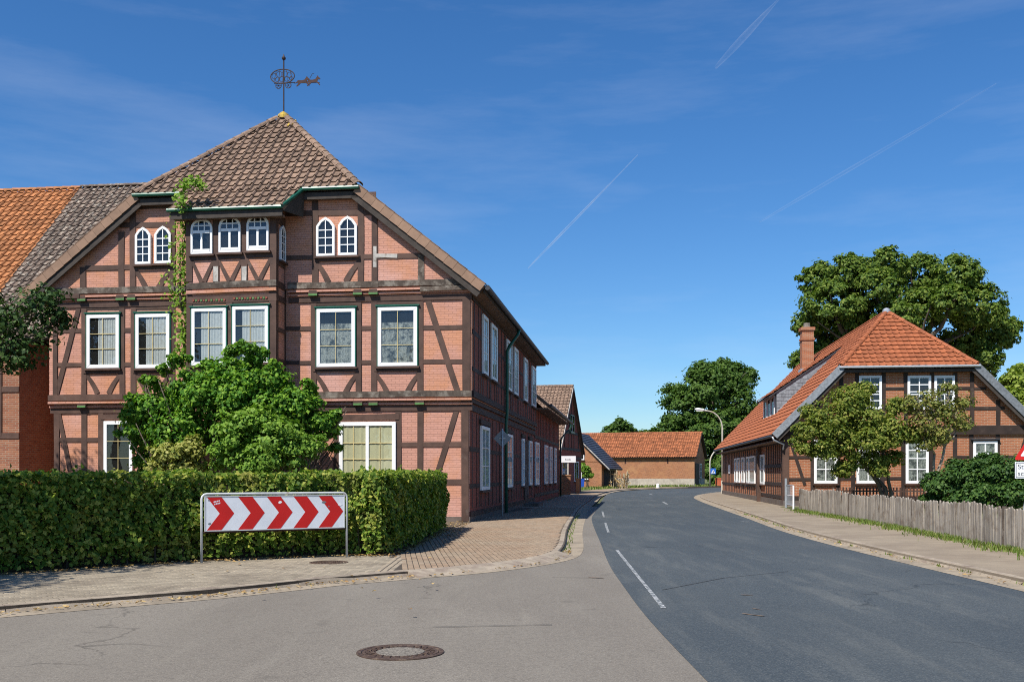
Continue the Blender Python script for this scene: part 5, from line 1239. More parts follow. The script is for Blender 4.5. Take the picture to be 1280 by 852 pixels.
# warning sign at the right edge, on a leaning post
sp = gp(1272.5, 688); lean = .145
ws = thing('warning_sign', 'red bordered triangular warning sign with a text plate on a leaning grey post', 'road sign', sp, math.radians(-27))
top = Vector((lean*2.75, 0, 2.75))
MB().tube([(-lean*.2, 0, -.2), top], .035, 10).build('post', M['galv'], ws, smooth=True)
at_ = lambda z: lean*z
WP = plane((0, -.055, 0), (1, 0, 0), (0, -1, 0))
def tri(cx, zb, s): h = s*.866; return [(cx-s/2, zb), (cx+s/2, zb), (cx, zb+h)]
zb = 1.83; cx = at_(zb+.2) - .055
def roundtri(cx, zb, s, r):
    c = [(cx-s/2+r*1.732, zb+r), (cx+s/2-r*1.732, zb+r), (cx, zb+s*.866-2*r)]; out = []
    for (x, z), a0 in zip(c, (150, 270, 30)):
        for k in range(4): a = math.radians(a0+k*40); out.append((x+r*math.cos(a), z+r*math.sin(a)))
    return out
MB().pl(WP, roundtri(cx, zb, .63, .03), .0, .012).build('sign_face', M['sign_red'], ws)
MB().pl(WP, roundtri(cx, zb+.075, .40, .015), .0125, .0145).build('sign_field', M['sign_white'], ws)
bp_ = MB(); bp_.pl(WP, [(cx-.12, zb+.11), (cx+.12, zb+.11), (cx+.12, zb+.125), (cx-.12, zb+.125)], .015, .0165)
for dx in (-.06, .055):
    n = 8; bp_.pl(WP, [(cx+dx-.05, zb+.125)] + [(cx+dx+.05*math.cos(math.pi*(1-k/n)), zb+.125+.055*math.sin(math.pi*k/n)) for k in range(1, n)] + [(cx+dx+.05, zb+.125)], .015, .0165)
bp_.build('pictogram', M['black'], ws)
pz = 1.46; pcx = at_(pz+.16) + .05
pbd = MB().pl(WP, [(pcx-.34, pz), (pcx+.34, pz), (pcx+.34, pz+.335), (pcx-.34, pz+.335)], .0, .012).build('text_plate', M['sign_white'], ws)
ol = [(pcx-.325, pz+.015), (pcx+.325, pz+.015), (pcx+.325, pz+.32), (pcx-.325, pz+.32)]
MB().ring(WP, ol, inset(ol, .012), .0122, .0142).build('plate_border', M['black'], pbd)
def text(s, P, x, z, size, m, parent, name='lettering'):
    c = bpy.data.curves.new('lettering', 'FONT'); c.body = s; c.size = size; c.extrude = .0006
    t = bpy.data.objects.new('lettering', c); COL.objects.link(t); bpy.context.view_layer.update()
    me = bpy.data.meshes.new_from_object(t.evaluated_get(bpy.context.evaluated_depsgraph_get())); bpy.data.objects.remove(t); me.materials.clear(); me.materials.append(m)
    for v in me.vertices: v.co = P(x + v.co.x, z + v.co.y, .0130 + v.co.z)
    return link(bpy.data.objects.new(name, me), parent)
text('Stra\u00dfen-', WP, pcx-.29, pz+.19, .135, M['black'], pbd); text('sch\u00e4den', WP, pcx-.29, pz+.055, .135, M['black'], pbd)
for z in (pz+.16, zb+.2): MB().tube([(at_(z)-.05, -.03, z), (at_(z)+.05, -.03, z)], .02, 6).build('clamp', M['sign_back'], ws)

# priority sign seen from behind, in front of the long house
pp = gp(628, 644.6)
ps = thing('priority_sign', 'diamond traffic sign seen from its grey back on a pole by the dark house wall', 'road sign', pp, math.radians(4))
MB().tube([(0, 0, -.1), (0, 0, 3.22)], .032, 8).build('post', M['galv'], ps, smooth=True)
c, s = 2.86, .33
MB().extrude([(-s, .05, c), (0, .05, c-s), (s, .05, c), (0, .05, c+s)], (0, .015, 0)).build('sign_plate', M['sign_back'], ps)
MB().extrude([(-s+.03, .066, c), (0, .066, c-s+.03), (s-.03, .066, c), (0, .066, c+s-.03)], (0, .002, 0)).build('sign_face', M['white'], ps)
MB().extrude([(-s*.66, .069, c), (0, .069, c-s*.66), (s*.66, .069, c), (0, .069, c+s*.66)], (0, .002, 0)).build('sign_field', M['yellow'], ps)
MB().box(-.12, .12, .02, .05, c-.02, c+.02).build('clamp', M['galv'], ps)

# street lamp at the far end of the farmhouse
lp = Vector((16.95, 80.2, 0))
lamp = thing('street_lamp', 'tall street lamp with curved neck beside the far corner of the red roofed farmhouse', 'street lamp', lp)
pts = [(0, 0, -.2), (0, 0, 5.2)] + [(-1.25+1.25*math.cos(a), 0, 5.2+1.42*math.sin(a)) for a in np.linspace(.15, 1.45, 8)] + [(-1.55, 0, 6.68)]
MB().tube(pts, [.085, .07] + [.055]*9, 10).build('pole', M['lamp_pole'], lamp, smooth=True)
MB().tube([(-1.4, 0, 6.66), (-1.55, 0, 6.70), (-2.0, 0, 6.76), (-2.22, 0, 6.77)], [.06, .11, .12, .05], 10).build('lamp_head', M['lamp'], lamp, smooth=True)
MB().box(-2.1, -1.6, -.08, .08, 6.60, 6.655).build('diffuser', M['white'], lamp)
MB().tube([(0, 0, 0), (0, 0, 1.0)], .1, 10).build('base_sleeve', M['lamp_pole'], lamp)
# crossing post with blue sign
cp = Vector((24.9, 125.2, 0))
cr = thing('crossing_post', 'arched grey post with blue pedestrian crossing sign beyond the bend', 'road sign', cp)
pts = [(0, 0, -.2), (0, 0, 2.9)] + [(1.7-1.7*math.cos(a), 0, 2.9+1.9*math.sin(a)) for a in np.linspace(.15, 1.5, 8)] + [(2.0, 0, 4.8)]
MB().tube(pts, .09, 8).build('pole', M['lamp_pole'], cr, smooth=True)
b_ = MB().box(.05, .72, -.14, -.10, 1.55, 2.25).build('sign_plate', M['sign_blue'], cr)
MB().extrude([(.12, -.141, 1.63), (.65, -.141, 1.63), (.385, -.141, 2.12)], (0, -.004, 0)).build('sign_triangle', M['sign_white'], b_)
MB().extrude([(.33, -.146, 1.68), (.44, -.146, 1.68), (.42, -.146, 1.95), (.35, -.146, 1.95)], (0, -.004, 0)).build('pictogram', M['black'], b_)
MB().box(1.8, 2.4, -.12, .12, 4.72, 4.9).build('lamp_head', M['lamp'], cr)
# yard things far down the road
bn = thing('blue_bin', 'blue wheeled bin standing by the brick house beyond the shop sign', 'bin', (7.25, 104, 0))
MB().extrude([(-.24, -.28, .08), (.24, -.28, .08), (.29, -.33, 1.0), (-.29, -.33, 1.0)], (0, .6, 0)).build('body', M['bin_blue'], bn); MB().box(-.31, .31, -.36, .32, 1.0, 1.07).build('lid', M['bin_blue'], bn)
MB().tube([(-.3, .25, .1), (-.2, .25, .1)], .1, 10).tube([(.2, .25, .1), (.3, .25, .1)], .1, 10).build('wheel', M['black'], bn)
ob_ = thing('orange_post_box', 'small orange box on the pavement behind the crossing post', 'box', (26.4, 127, 0))
MB().box(-.42, .42, -.3, .3, 0, .95).build('body', M['bin_red'], ob_, bevel=.05); MB().box(-.45, .45, -.33, .33, .95, 1.05).build('lid', M['bin_red'], ob_)
yb = thing('yellow_notice_box', 'small yellow box on a post in the shade beyond the crossing', 'box', (27.9, 130, 0))
MB().tube([(0, 0, 0), (0, 0, 2.2)], .05, 6).build('post', M['sign_back'], yb); MB().box(-.3, .3, -.1, .1, 2.0, 3.0).build('body', M['yellow'], yb)
bo = thing('white_marker', 'short white marker stone on the grass in front of the barn', 'bollard', (16.2, 110.6, 0))
MB().lathe((0, 0, 0), [(.18, -.05), (.17, .36), (.12, .47), (.02, .5)], 12).build('shaft', M['white'], bo); MB().lathe((0, 0, 0), [(.27, -.05), (.26, .06)], 12).build('foot', M['render'], bo)

# ------------------------------------------------------------------ garden fences on the right
fence = thing('board_fence', 'weathered grey board fence with wavy top along the right footpath', 'fence', (11.0, 30, 0))
fo = Vector((11.0, 30, 0)); line = dense(FL, .094)
FMESH = []
for i in range(10):
    w = R.uniform(.040, .046); h = .9 + R.uniform(-.02, .025); a, b = R.uniform(-.02, .02), R.uniform(-.012, .012); m = MB(); t_ = R.uniform(.010, .015)
    m.add([(-w, -t_, 0), (w, -t_, 0), (w, t_, 0), (-w, t_, 0), (-w+b, -t_, h-.03-a), (w+b, -t_, h-.03+a), (w+b, t_, h-.03+a), (-w+b, t_, h-.03-a), (-w*.5+b, -t_, h), (w*.6+b, -t_, h-.004), (w*.6+b, t_, h-.004), (-w*.5+b, t_, h)],
          [(0, 1, 5, 4), (1, 2, 6, 5), (2, 3, 7, 6), (3, 0, 4, 7), (4, 5, 9, 8), (5, 6, 10, 9), (6, 7, 11, 10), (7, 4, 8, 11), (8, 9, 10, 11)]); FMESH.append(m.mesh('fence_board', M['fence']))
for i, (x, y) in enumerate(line):
    if y < 11: continue
    j = min(i+1, len(line)-1); t_ = Vector((line[j][0]-line[j-1][0], line[j][1]-line[j-1][1], 0)).normalized()
    first = y > 34.2
    o = bpy.data.objects.new('fence_board', R.choice(FMESH)); hh = (1.05 if first else .98) * (1 + .035*math.sin(y*.9) + .02*math.sin(y*2.3))
    o.matrix_basis = Matrix.Translation(Vector((x, y, R.uniform(-.05, .0))) - fo) @ Matrix.Rotation(math.atan2(t_.y, t_.x) + R.uniform(-.08, .08), 4, 'Z') @ Matrix.Rotation(R.uniform(-.03, .03), 4, 'Y') @ Matrix.Rotation(R.uniform(-.03, .03), 4, 'X') @ Matrix.Scale(hh, 4, (0, 0, 1))
    link(o, fence)
for z in (.28, .72):
    n = offset_line(line, .04); pts = [Vector((p[0], p[1], z)) - fo for p in n[::12] if p[1] > 11]
    for a, b in zip(pts, pts[1:]): MB().extrude([a, a + Vector((.04, 0, 0)), a + Vector((.04, 0, .08)), a + Vector((0, 0, .08))], b-a).build('fence_rail', M['fence'], fence)
for y in (41.8, 34.2, 27.3, 20.6, 14.0):
    p = min(line, key=lambda q: abs(q[1]-y)); c = Vector((p[0]+.02, p[1], 0)) - fo
    MB().tube([c, c + Vector((0, 0, .88))], [.06, .05], 8).build('fence_post', M['timber_old'], fence)
gt = thing('garden_gate', 'small white metal garden gate between house corner and board fence', 'gate', (12.5, 45.4, 0), math.atan2(-2.3, -.3))
MB().tube([(0, 0, 0), (0, 0, 1.35)], .06, 10).build('post', M['zinc'], gt); MB().tube([(2.25, 0, 0), (2.25, 0, 1.05)], .04, 8).build('post', M['white'], gt)
MB().tube([(.15, 0, .18), (.15, 0, 1.05), (2.1, 0, 1.05), (2.1, 0, .18), (.15, 0, .18)], .022, 6).build('gate_frame', M['zinc'], gt)
for k in range(5): MB().tube([(.48+.32*k, 0, .18), (.48+.32*k, 0, 1.05)], .010, 6).build('gate_bar', M['zinc'], gt)
MB().tube([(.15, 0, .6), (2.1, 0, .6)], .011, 6).build('gate_bar', M['white'], gt)
# low brown picket fence right before the farmhouse front
pk = thing('picket_fence', 'low brown picket fence at the foot of the red roofed farmhouse front', 'fence', Q.w(2, -1.6), Q.ang)
pm_ = MB().box(-.035, .035, -.01, .01, .02, .92).mesh('picket', M['timber'])
for k in range(44):
    o = bpy.data.objects.new('picket', pm_); o.location = (.15*k, R.uniform(-.01, .01), R.uniform(-.02, .02)); link(o, pk)
for z in (.25, .72): MB().box(-.1, 6.6, .012, .05, z, z+.07).build('fence_rail', M['timber'], pk)

# ------------------------------------------------------------------ hedge
hline = dense(HF + [(-1.85, 27.6)], .25)
hedge = thing('hedge', 'long clipped beech hedge in front of the timbered house', 'hedge', (-5, 17, 0)); ho = np.array([-5, 17, 0.])
back = offset_line(hline, -.95)
for nm, inn_, z in (('core_and_stems', .22, 1.40),):
    hcore = [p for p in hline if p[1] < 27.0]; a, b = offset_line(hcore, -inn_), offset_line(hcore, -.75); m = MB()
    for i in range(len(a)-1):
        for (p, q, r_, s_) in ((a[i], a[i+1], b[i+1], b[i]),):
            m.extrude([Vector((*p, -.05)) - Vector(ho), Vector((*q, -.05)) - Vector(ho), Vector((*r_, -.05)) - Vector(ho), Vector((*s_, -.05)) - Vector(ho)], (0, 0, z))  # solid dark core, added to block light and darken gaps between leaves
    # little stems between ground and leaves
    for i in range(0, len(hline), 1):
        p = Vector((*offset_line(hline, -R.uniform(.03, .25))[i], 0)) - Vector(ho)
        m.tube([p, p + Vector((R.uniform(-.08, .08), R.uniform(-.08, .08), R.uniform(.5, 1.1)))], [.016, .008], 4)
    m.build('core_and_stems', M['twig'], hedge)
hl = np.array(hline); seg = np.diff(hl, axis=0); sl_ = np.linalg.norm(seg, axis=1); cum = np.concatenate([[0], np.cumsum(sl_)])
def hpts(n, mode):
    s = NR.uniform(0, cum[-1], n); i = np.clip(np.searchsorted(cum, s)-1, 0, len(sl_)-1); f = (s-cum[i])/sl_[i]
    p = hl[i] + seg[i]*f[:, None]; t = seg[i]/sl_[i][:, None]; inw = np.stack([-t[:, 1], t[:, 0]], 1)
    clump = .05*np.sin(s*5.1) + .04*np.sin(s*11.7+1.3) + .03*np.sin(s*23)
    C = np.zeros((n, 3)); N = np.zeros((n, 3))
    if mode == 'front':
        z = NR.uniform(.06, 1.56, n); c2 = clump*np.sin(z*7+s*3)*.9; d = NR.exponential(.095, n) - .06 + c2*1.3 + .05*(z < .3); C[:, :2] = p + inw*d[:, None]; C[:, 2] = z; N[:, :2] = -inw*.8; N[:, 2] = .45
    elif mode == 'top':
        d = NR.uniform(0, .95, n); C[:, :2] = p + inw*d[:, None]; C[:, 2] = 1.52 + clump*.5 - NR.exponential(.05, n) + .035*np.sin(s*2.1) + NR.uniform(0, .05, n); N[:, 2] = 1
    else:
        d = .95 + clump + NR.normal(0, .05, n); C[:, :2] = p + inw*d[:, None]; C[:, 2] = NR.uniform(.1, 1.55, n); N[:, :2] = inw; N[:, 2] = .4
    return C, N
parts = [hpts(52000, 'front'), hpts(14000, 'top'), hpts(6000, 'back')]
# end of the hedge towards the house
e0 = Vector((hl[-1][0], hl[-1][1])); n = 3500
C = np.zeros((n, 3)); C[:, 0] = e0.x - NR.uniform(0, .95, n); C[:, 1] = e0.y + NR.normal(0, .06, n); C[:, 2] = NR.uniform(.08, 1.55, n); N = np.tile([0, 1., .4], (n, 1)); parts.append((C, N))
# stray shoots above the clipped top
sC, sN = [], []
for k in range(420):
    s_ = R.uniform(0, cum[-1]); i = min(int(np.searchsorted(cum, s_))-1, len(sl_)-1); i = max(i, 0); t_ = seg[i]/sl_[i]; p = hl[i] + seg[i]*((s_-cum[i])/sl_[i]) + np.array([-t_[1], t_[0]])*R.uniform(-.04, .6)
    h = abs(R.gauss(0, .075))
    for j in range(4): sC.append((p[0] + R.gauss(0, .03), p[1] + R.gauss(0, .03), 1.53 + h*R.random())); sN.append((R.gauss(0, 1), R.gauss(0, 1), .6))
parts.append((np.array(sC), np.array(sN)))
# sparser towards the bottom, as clipped beech is
C = np.concatenate([p[0] for p in parts]); N = np.concatenate([p[1] for p in parts]); keep = (C[:, 2] > .45) | (NR.uniform(0, 1, len(C)) < .35 + C[:, 2]*1.3); C, N = C[keep], N[keep]
leaves('foliage', C - ho, N, .088, M['leaf_hedge'], hedge, .66)

# ------------------------------------------------------------------ shrubs and creeper at the big house
def lob(px, py, Y, rpx, sy=1.0): c = at(px, py, Y); r = rpx/FPX*Y; return (c[:], (r, min(r*sy, 1.25), r))
spr = []
for k in range(34):
    an = R.uniform(-.15, math.pi+.1); q = 1 + R.gauss(.02, .05); spr.append(lob(288 + 128*math.cos(an)*q, 548 - 98*math.sin(an)*q - (8 if an > 1.2 else 0), 30.3 + R.uniform(-.4, .5), R.uniform(5, 12)))
shrub('climbing_shrub', 'large dark green mounded climber covering the front door of the timbered house', 'shrub', (-8.6, 30.6, 0),
      [lob(284, 472, 30.4, 26), lob(245, 492, 30.4, 32), lob(328, 488, 30.3, 34), (lob(290, 525, 30.3, 48)), lob(205, 512, 30.6, 36), lob(180, 535, 30.8, 27), lob(372, 522, 30.2, 33), lob(398, 538, 30.3, 22), lob(230, 550, 30.4, 42), lob(350, 545, 30.2, 40), lob(185, 520, 30.7, 26), lob(310, 462, 30.5, 16), lob(262, 462, 30.6, 14), lob(345, 480, 30.2, 22), lob(372, 505, 30.1, 25), lob(404, 532, 30.2, 20), lob(262, 505, 30.0, 38), lob(300, 495, 29.9, 34), lob(340, 515, 29.9, 30)] + spr,
      40000, 'leaf_vine', .13, sub=34, subr=.30)
shrub('green_shrub', 'bright green rounded shrub in front of the dark climber, behind the hedge', 'shrub', (-6.8, 28.7, 0),
      [lob(300, 548, 28.7, 33), lob(340, 552, 28.7, 38), lob(285, 575, 28.6, 28), lob(370, 572, 28.8, 28), lob(322, 530, 28.9, 26), lob(330, 585, 28.5, 34), lob(390, 560, 28.9, 20)], 13000, 'leaf_light', .12, sub=30)
shrub('yellow_shrub', 'yellowish variegated shrub left of the bright green one', 'shrub', (-9.4, 28.6, 0),
      [lob(215, 576, 28.6, 26), lob(240, 564, 28.6, 20), lob(195, 588, 28.6, 16), lob(235, 590, 28.5, 24)], 4200, 'leaf_yellow', .11, sub=22)
shrub('corner_shrub', 'dark green shrub close to the left ground floor window', 'shrub', (-11.6, 31.2, 0), [lob(180, 560, 31.2, 20), lob(186, 585, 31, 20), lob(420, 575, 31.0, 6)][:2], 2600, 'leaf_vine', .12)
# creeper up the left edge of the bay and over the eave
vt = thing('wall_creeper', 'bright green creeper climbing the left edge of the bay up to the roof', 'creeper', H.w(-9.2, -.4, 0), H.ang)
vo = Vector((-9.2, -.4, 0)); PTS = [(232, 455, .55), (229, 430, .45), (233, 405, .5), (226, 380, .6), (222, 355, .7), (229, 335, .7), (228, 312, .75), (232, 292, .7), (231, 272, .6), (230, 256, .5), (226, 245, .35), (229, 235, .3), (238, 227, .3), (248, 228, .28), (254, 236, .22)]
cs, m = [], MB()
for px, py, wd in PTS:
    yl = -.62 if py > 268 else (-1.5 if py > 240 else -1.45); x, z = H.front(px, py, yl); cs.append((Vector((x, yl, z)) - vo, wd))
m.tube([c for c, w in cs], .02, 5); 
for k in range(3): m.tube([c + Vector((R.uniform(-.15, .15), R.uniform(-.1, .05), 0)) for c, w in cs[:10]], .012, 5)
m.build('stem', M['bark'], vt)
C, N = [], []
for (a, w0), (b, w1) in zip(cs, cs[1:]):
    k = int(190*(b-a).length*R.uniform(.45, 1.25))
    for q in range(k):
        t_ = R.random(); c = a.lerp(b, t_); w = w0+(w1-w0)*t_; C.append(c + Vector((R.gauss(0, w*.33), R.gauss(-.05, .11), R.gauss(0, w*.3)))); N.append((R.gauss(0, .4), -.8, .5))
leaves('foliage', np.array([tuple(c) for c in C]), np.array(N), .125, M['leaf_vine_light'], vt, .7)

# ------------------------------------------------------------------ trees
tree('garden_tree', 'dark leaved tree at the left edge overhanging the brick farmhouse wall', 'tree', (-17.3, 28.2, 0),
     [((-13.7, 28.3, 5.9), (1.0, .9, .75)), ((-14.1, 28.3, 4.9), (.8, .8, .6)), ((-12.95, 28.4, 5.9), (.45, .5, .4)), ((-13.2, 28.3, 6.6), (.5, .5, .35)), ((-15.0, 28.2, 5.6), (1.15, 1.0, .9)), ((-16.3, 28.0, 6.4), 1.2), ((-17.6, 28.4, 7.2), 1.5), ((-14.5, 28.4, 4.8), (.7, .7, .5)), ((-16.6, 27.8, 4.7), (1.1, 1.0, .7)), ((-18.6, 28, 5.5), 1.4), ((-15.2, 28.5, 6.5), .6), ((-18.6, 28.4, 8.4), 1.3)],
     13000, 'leaf_dark', .15, .16, (-17.1, 28.2, 3.6), sub=20, subr=.36)
tree('roadside_tree', 'broad tree just outside the left edge, its shade falls on the hedge', 'tree', (-11.6, 10.0, 0),
     [((-9.25, 13.3, 5.0), (1.15, 1.1, .9)), ((-8.7, 13.9, 5.4), .75), ((-10.6, 12.4, 4.6), 1.5), ((-11.8, 10.6, 5.6), 1.9), ((-13.4, 9.4, 5.0), 1.8), ((-11.4, 9.0, 6.8), 1.6), ((-9.75, 11.9, 4.1), (.9, 1.0, .8))], 9500, 'leaf_dark', .16, .2, (-11.5, 10.2, 2.8), sub=20, subr=.36)
ok = lambda px, py, Y, r: (at(px, py, Y)[:], (r/FPX*Y, r/FPX*Y, r/FPX*Y*.9))
tree('oak_tree', 'huge spreading oak towering behind the red roofed farmhouse', 'tree', (33.2, 87, 0),
     [ok(1042, 385, 84, 40), ok(1022, 352, 86, 26), ok(1062, 342, 84, 30), ok(1110, 330, 86, 24), ok(1095, 365, 83, 36), ok(1150, 345, 88, 30), ok(1196, 348, 85, 32), ok(1150, 390, 86, 32), ok(1222, 385, 84, 34), ok(1205, 425, 86, 30), ok(1246, 415, 87, 27), ok(1232, 452, 85, 24), ok(1140, 435, 88, 34), ok(1010, 405, 87, 20), ok(1030, 440, 88, 28), ok(1070, 410, 86, 34), ok(1176, 440, 89, 20), ok(1005, 452, 90, 18), ok(1265, 408, 88, 13), ok(1190, 378, 82, 26), ok(1120, 400, 82, 30)],
     95000, 'leaf_oak', .30, .75, (33.0, 87, 7.5), sub=80, subr=.20, fill=.06, low=-.9)
tree('lime_tree', 'big round dark green tree behind the barn at the end of the road', 'tree', (31.5, 152, 0),
     [ok(886, 490, 150, 36), ok(858, 515, 150, 32), ok(845, 498, 152, 22), ok(912, 478, 152, 30), ok(925, 505, 150, 24), ok(880, 470, 151, 22), ok(905, 462, 153, 17), ok(935, 470, 152, 14), ok(862, 545, 149, 30), ok(900, 540, 148, 34), ok(930, 535, 150, 22), ok(838, 535, 151, 17), ok(880, 575, 149, 26), ok(905, 585, 148, 24)],
     46000, 'leaf_far', .46, .7, (31.3, 151, 5), sub=70, subr=.22, fill=.12)
tree('far_tree', 'small round tree on the skyline left of the big round tree', 'tree', (19.5, 175, 0), [ok(775, 536, 172, 14), ok(765, 545, 172, 14), ok(788, 545, 173, 12), ok(800, 547, 173, 9)], 5000, 'leaf_far', .6, .4, (19.4, 174, 4), sub=24, fill=.15)
tree('skyline_tree', 'low tree just showing over the barn roof ridge', 'tree', (28, 185, 0), [ok(815, 548, 180, 14), ok(832, 546, 182, 12), ok(848, 546, 181, 12)], 3500, 'leaf_far', .6, .4, (28, 183, 4), sub=24, fill=.15)
tree('pale_tree', 'pale yellow green tree at the right edge behind the farmhouse gable', 'tree', (38.5, 70, 0), [ok(1268, 478, 70, 17), ok(1290, 490, 70, 30), ok(1262, 500, 69, 16), ok(1300, 470, 71, 26), ok(1280, 515, 69, 24), ok(1275, 465, 71, 11)], 14000, 'leaf_pale', .3, .3, (38.3, 70, 3.5), sub=26)
tree('bushy_tree', 'dense dark tree filling the gap between barn and farmhouse', 'tree', (35, 142, 0), [ok(890, 590, 140, 14), ok(905, 585, 141, 20), ok(915, 570, 142, 20), ok(898, 600, 139, 12)], 6000, 'leaf_far', .5, .4, (34.5, 142, 2.5), fill=.3)
al = lambda px, py, Y, r: (at(px, py, Y)[:], (r/FPX*Y*1.05, r/FPX*Y*1.05, r/FPX*Y*.85))
tree('apple_tree', 'leafy apple tree with several stems in front of the farmhouse gable windows', 'tree', (16.6, 43.2, 0),
     [al(1078, 488, 43.6, 15), al(1062, 505, 43, 23), al(1040, 520, 42.6, 21), al(1015, 538, 42.4, 20), al(1000, 552, 42.5, 11), al(1078, 528, 43, 28), al(1108, 545, 42.6, 26), al(1050, 555, 42.6, 24), al(1025, 565, 42.4, 14), al(1090, 575, 43, 18), al(1060, 582, 43, 14), al(1115, 575, 43, 14), al(1122, 510, 42.6, 15), al(1138, 545, 42.5, 15), al(1010, 515, 43, 12), al(1030, 562, 42.3, 16), al(1086, 552, 42.3, 20), al(1052, 590, 42.5, 11), al(1100, 590, 42.4, 10), al(1008, 562, 42.3, 10)],
     25000, 'leaf_apple', .14, .10, (16.0, 43.2, 1.8), sub=20, subr=.40, stems=[(15.0, 43.1, 2.3), (16.0, 42.9, 2.6), (15.6, 43.4, 2.0)], fill=.15, twigs=5)
tree('pear_tree', 'thin browning fruit tree with pale bent trunk right of the leafy apple tree', 'tree', (17.6, 42.2, 0),
     [al(1150, 530, 42, 20), al(1180, 520, 42.2, 20), al(1165, 500, 42, 16), al(1200, 505, 42.4, 15), al(1205, 530, 42.2, 14), al(1140, 505, 42, 14), al(1160, 555, 42, 14), al(1185, 485, 42.3, 11), al(1175, 545, 41.8, 16)],
     3900, 'leaf_bare', .14, .09, (17.9, 42.2, 2.0), bark='bark_pale', sub=16, subr=.5, stems=[(18.3, 42.1, 2.7), (18.0, 42.4, 2.4)], fill=.3, twigs=9)
bs = lambda px, py, Y, r: (at(px, py, Y)[:], (r/FPX*Y, min(r/FPX*Y, 1.6), r/FPX*Y*.85))
shrub('lilac_bush', 'dense dark green bush behind the right end of the board fence', 'shrub', (14.5, 30.5, 0),
      [bs(1180, 608, 31, 28), bs(1215, 600, 30.5, 32), bs(1250, 598, 30, 30), bs(1285, 592, 29.5, 30), bs(1195, 585, 31.2, 14), bs(1235, 578, 30.6, 16), bs(1165, 628, 31.2, 16), bs(1230, 625, 29.6, 26), bs(1270, 622, 29, 28), bs(1205, 630, 30.2, 22)], 26000, 'leaf_bush', .10, sub=36, subr=.26)
shrub('yard_bush', 'small green bush by the lower window of the slate roofed house', 'shrub', (7.9, 105, 0), [al(731, 588, 105, 7), al(735, 594, 105, 6), al(728, 582, 105, 4)], 900, 'leaf_light', .3)

# dry tall plants in front of the dark porch
dp = thing('dry_stalks', 'clump of tall dry bleached plants in front of the dark porch', 'plant', (11.6, 108, 0)); m = MB(); C, N = [], []
for k in range(34):
    x, y = R.uniform(-.9, .9), R.uniform(-.8, .8); h = R.uniform(.9, 2.0); p = Vector((x, y, -.1)); q = Vector((x+R.uniform(-.3, .3), y+R.uniform(-.3, .3), h)); m.tube([p, p.lerp(q, .5), q], .03, 4)
    for j in range(6):
        t_ = R.uniform(.2, 1); C.append(tuple(p.lerp(q, t_) + Vector((R.gauss(0, .12), R.gauss(0, .12), 0)))); N.append((R.gauss(0, 1), -.5, .3))
m.build('stem', M['stalk'], dp); leaves('leaf', np.array(C), np.array(N), .34, M['dryleaf'], dp, .35)

# ------------------------------------------------------------------ grass, weeds and litter
def grass(name, pts, h, n_, mat='grass', wid=.011):
    P = np.array([(p[0], p[1], p[2] if len(p) > 2 else 0) for p in pts]); n = len(P); L = NR.uniform(.5, 1.1, n)*h; a = NR.uniform(0, 2*math.pi, n); ln = NR.uniform(.15, .7, n)*L
    t = np.stack([np.cos(a), np.sin(a), 0*a], 1); s = np.stack([-np.sin(a), np.cos(a), 0*a], 1)*wid; up = np.array([0, 0, 1.])
    v = np.empty((n, 4, 3)); v[:, 0] = P - s; v[:, 1] = P + s; v[:, 2] = P + t*(ln*.4)[:, None] + s*.7 + up*(L*.6)[:, None]; v[:, 3] = P + t*ln[:, None] + up*L[:, None]
    me = bpy.data.meshes.new(name); me.from_pydata(v.reshape(-1, 3).tolist(), [], (np.arange(n)[:, None]*4 + np.array([0, 1, 2, 3])).tolist()); me.materials.append(M[mat])
    o = link(bpy.data.objects.new(name, me)); o['kind'] = 'stuff'; return o
gf = [(x, y) for x, y in dense(FL, .05) if y > 12]
pts = []
for x, y in gf:
    for k in range(int(13*(.35 + abs(math.sin(y*.83+.4))*abs(math.sin(y*2.9))))):
        d = -abs(R.gauss(0, .26)) * (.6 + .6*abs(math.sin(y*1.3))) + .05; pts.append((x + d, y + R.uniform(-.05, .05)))
grass('grass', pts, .13, 0)
pts = [(p.x + R.gauss(0, 1.0), p.y + R.gauss(0, .9), .01) for p in [Vector((*R.choice(verge_far), 0)) + Vector((-1.2, .9, 0)) for k in range(5000)] if 98 < p.y < 132]
grass('grass', pts, .30, 0, wid=.05)
pts = []
for i, (x, y) in enumerate(KLd):
    if 18.8 < y < 40 or (y < 18 and R.random() < .25):
        for k in range(5 if y > 19 else 2): pts.append((x + R.uniform(.02, .16), y + R.uniform(-.2, .2), -.075))
for i, (x, y) in enumerate(KRd):
    if 13 < y < 40 and R.random() < .3:
        for k in range(9): pts.append((x - R.uniform(.02, .10), y + R.gauss(0, .12), -.075))
grass('weeds', pts, .07, 0)
C = []; hfine = dense(HF, .02); KLf, KRf = [k for k in dense(KL[1:10], .03) if 10 < k[1] < 30], [k for k in dense(offset_line(RR, .42), .03) if 12 < k[1] < 42]
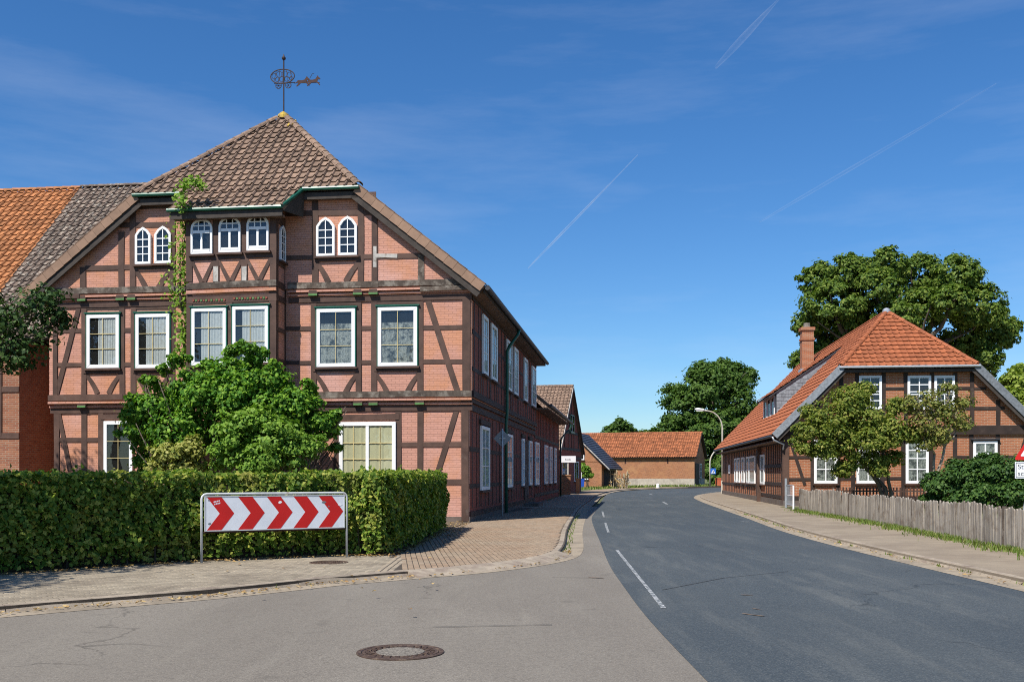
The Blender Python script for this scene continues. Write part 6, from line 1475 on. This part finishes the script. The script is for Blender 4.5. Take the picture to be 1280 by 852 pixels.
for i in range(2400):
    x, y = R.choice(hfine); t_ = R.random()
    if t_ < .62: d = abs(R.gauss(.05, .16)); p = (x + d*.5, y - d, .012)
    elif t_ < .8: q = R.choice(KLf); p = (q[0] + R.uniform(.02, .22), q[1] - R.uniform(0, .25), -.068)
    elif t_ < .87: q = R.choice(KRf); p = (q[0] - R.uniform(.02, .3), q[1], -.068)
    elif t_ < .97: p = (R.uniform(-1.95, -1.35), R.uniform(24, 32), .018)
    else: p = (R.uniform(-9, -1), R.uniform(11, 20), .008 if R.random() < .5 else -.2)
    if p[2] < -.1: continue
    C.append(p)
lv = leaves('fallen_leaves', np.array(C) + np.array([0, 0, .012]), np.tile([0, 0, 2.2], (len(C), 1)), .06, M['dryleaf'], None, .7); lv['kind'] = 'stuff'
# low plants along the barn yard wall and house foot
# ------------------------------------------------------------------ contrails, far up
def trail(a, b, w, label, op):
    t = NT('contrail'); d = t.new('ShaderNodeBsdfDiffuse'); d.inputs[0].default_value = (.95, .95, .95, 1); tr = t.new('ShaderNodeBsdfTransparent'); mx = t.new('ShaderNodeMixShader'); tl = t.new('ShaderNodeBsdfTranslucent'); tl.inputs[0].default_value = (.95, .95, .95, 1); ad = t.new('ShaderNodeMixShader')
    t.link(d.outputs[0], ad.inputs[1]); t.link(tl.outputs[0], ad.inputs[2])
    t.link(t.math('MULTIPLY', op, t.ramp(t.noise(.0006, 6, .7), [(.25, .3), (.7, 1)])), mx.inputs[0])
    t.link(tr.outputs[0], mx.inputs[1]); t.link(ad.outputs[0], mx.inputs[2]); t.link(mx.outputs[0], t.out.inputs[0])
    def hi(px, py): Y = 9000/((HY-py)/FPX); return Vector(((px-HX)/FPX*Y, Y, 9000))
    A, B_ = hi(*a), hi(*b); n = 14; rs = [w*(.25 + .75*math.sin(math.pi*min(1, .1+k/n))) for k in range(n+1)]
    o = MB().tube([A.lerp(B_, k/n) for k in range(n+1)], rs, 10).build('contrail', t.m, None, smooth=True); tag(o, label, 'contrail', 'contrails in the sky')
trail((660, 335), (797, 194), 46, 'sharp thin contrail slanting over the middle of the sky', .17)
trail((895, 84), (980, -8), 75, 'short broad contrail at the top edge of the sky', .055)
trail((950, 277), (1245, 105), 60, 'faint long contrail above the oak tree', .05)
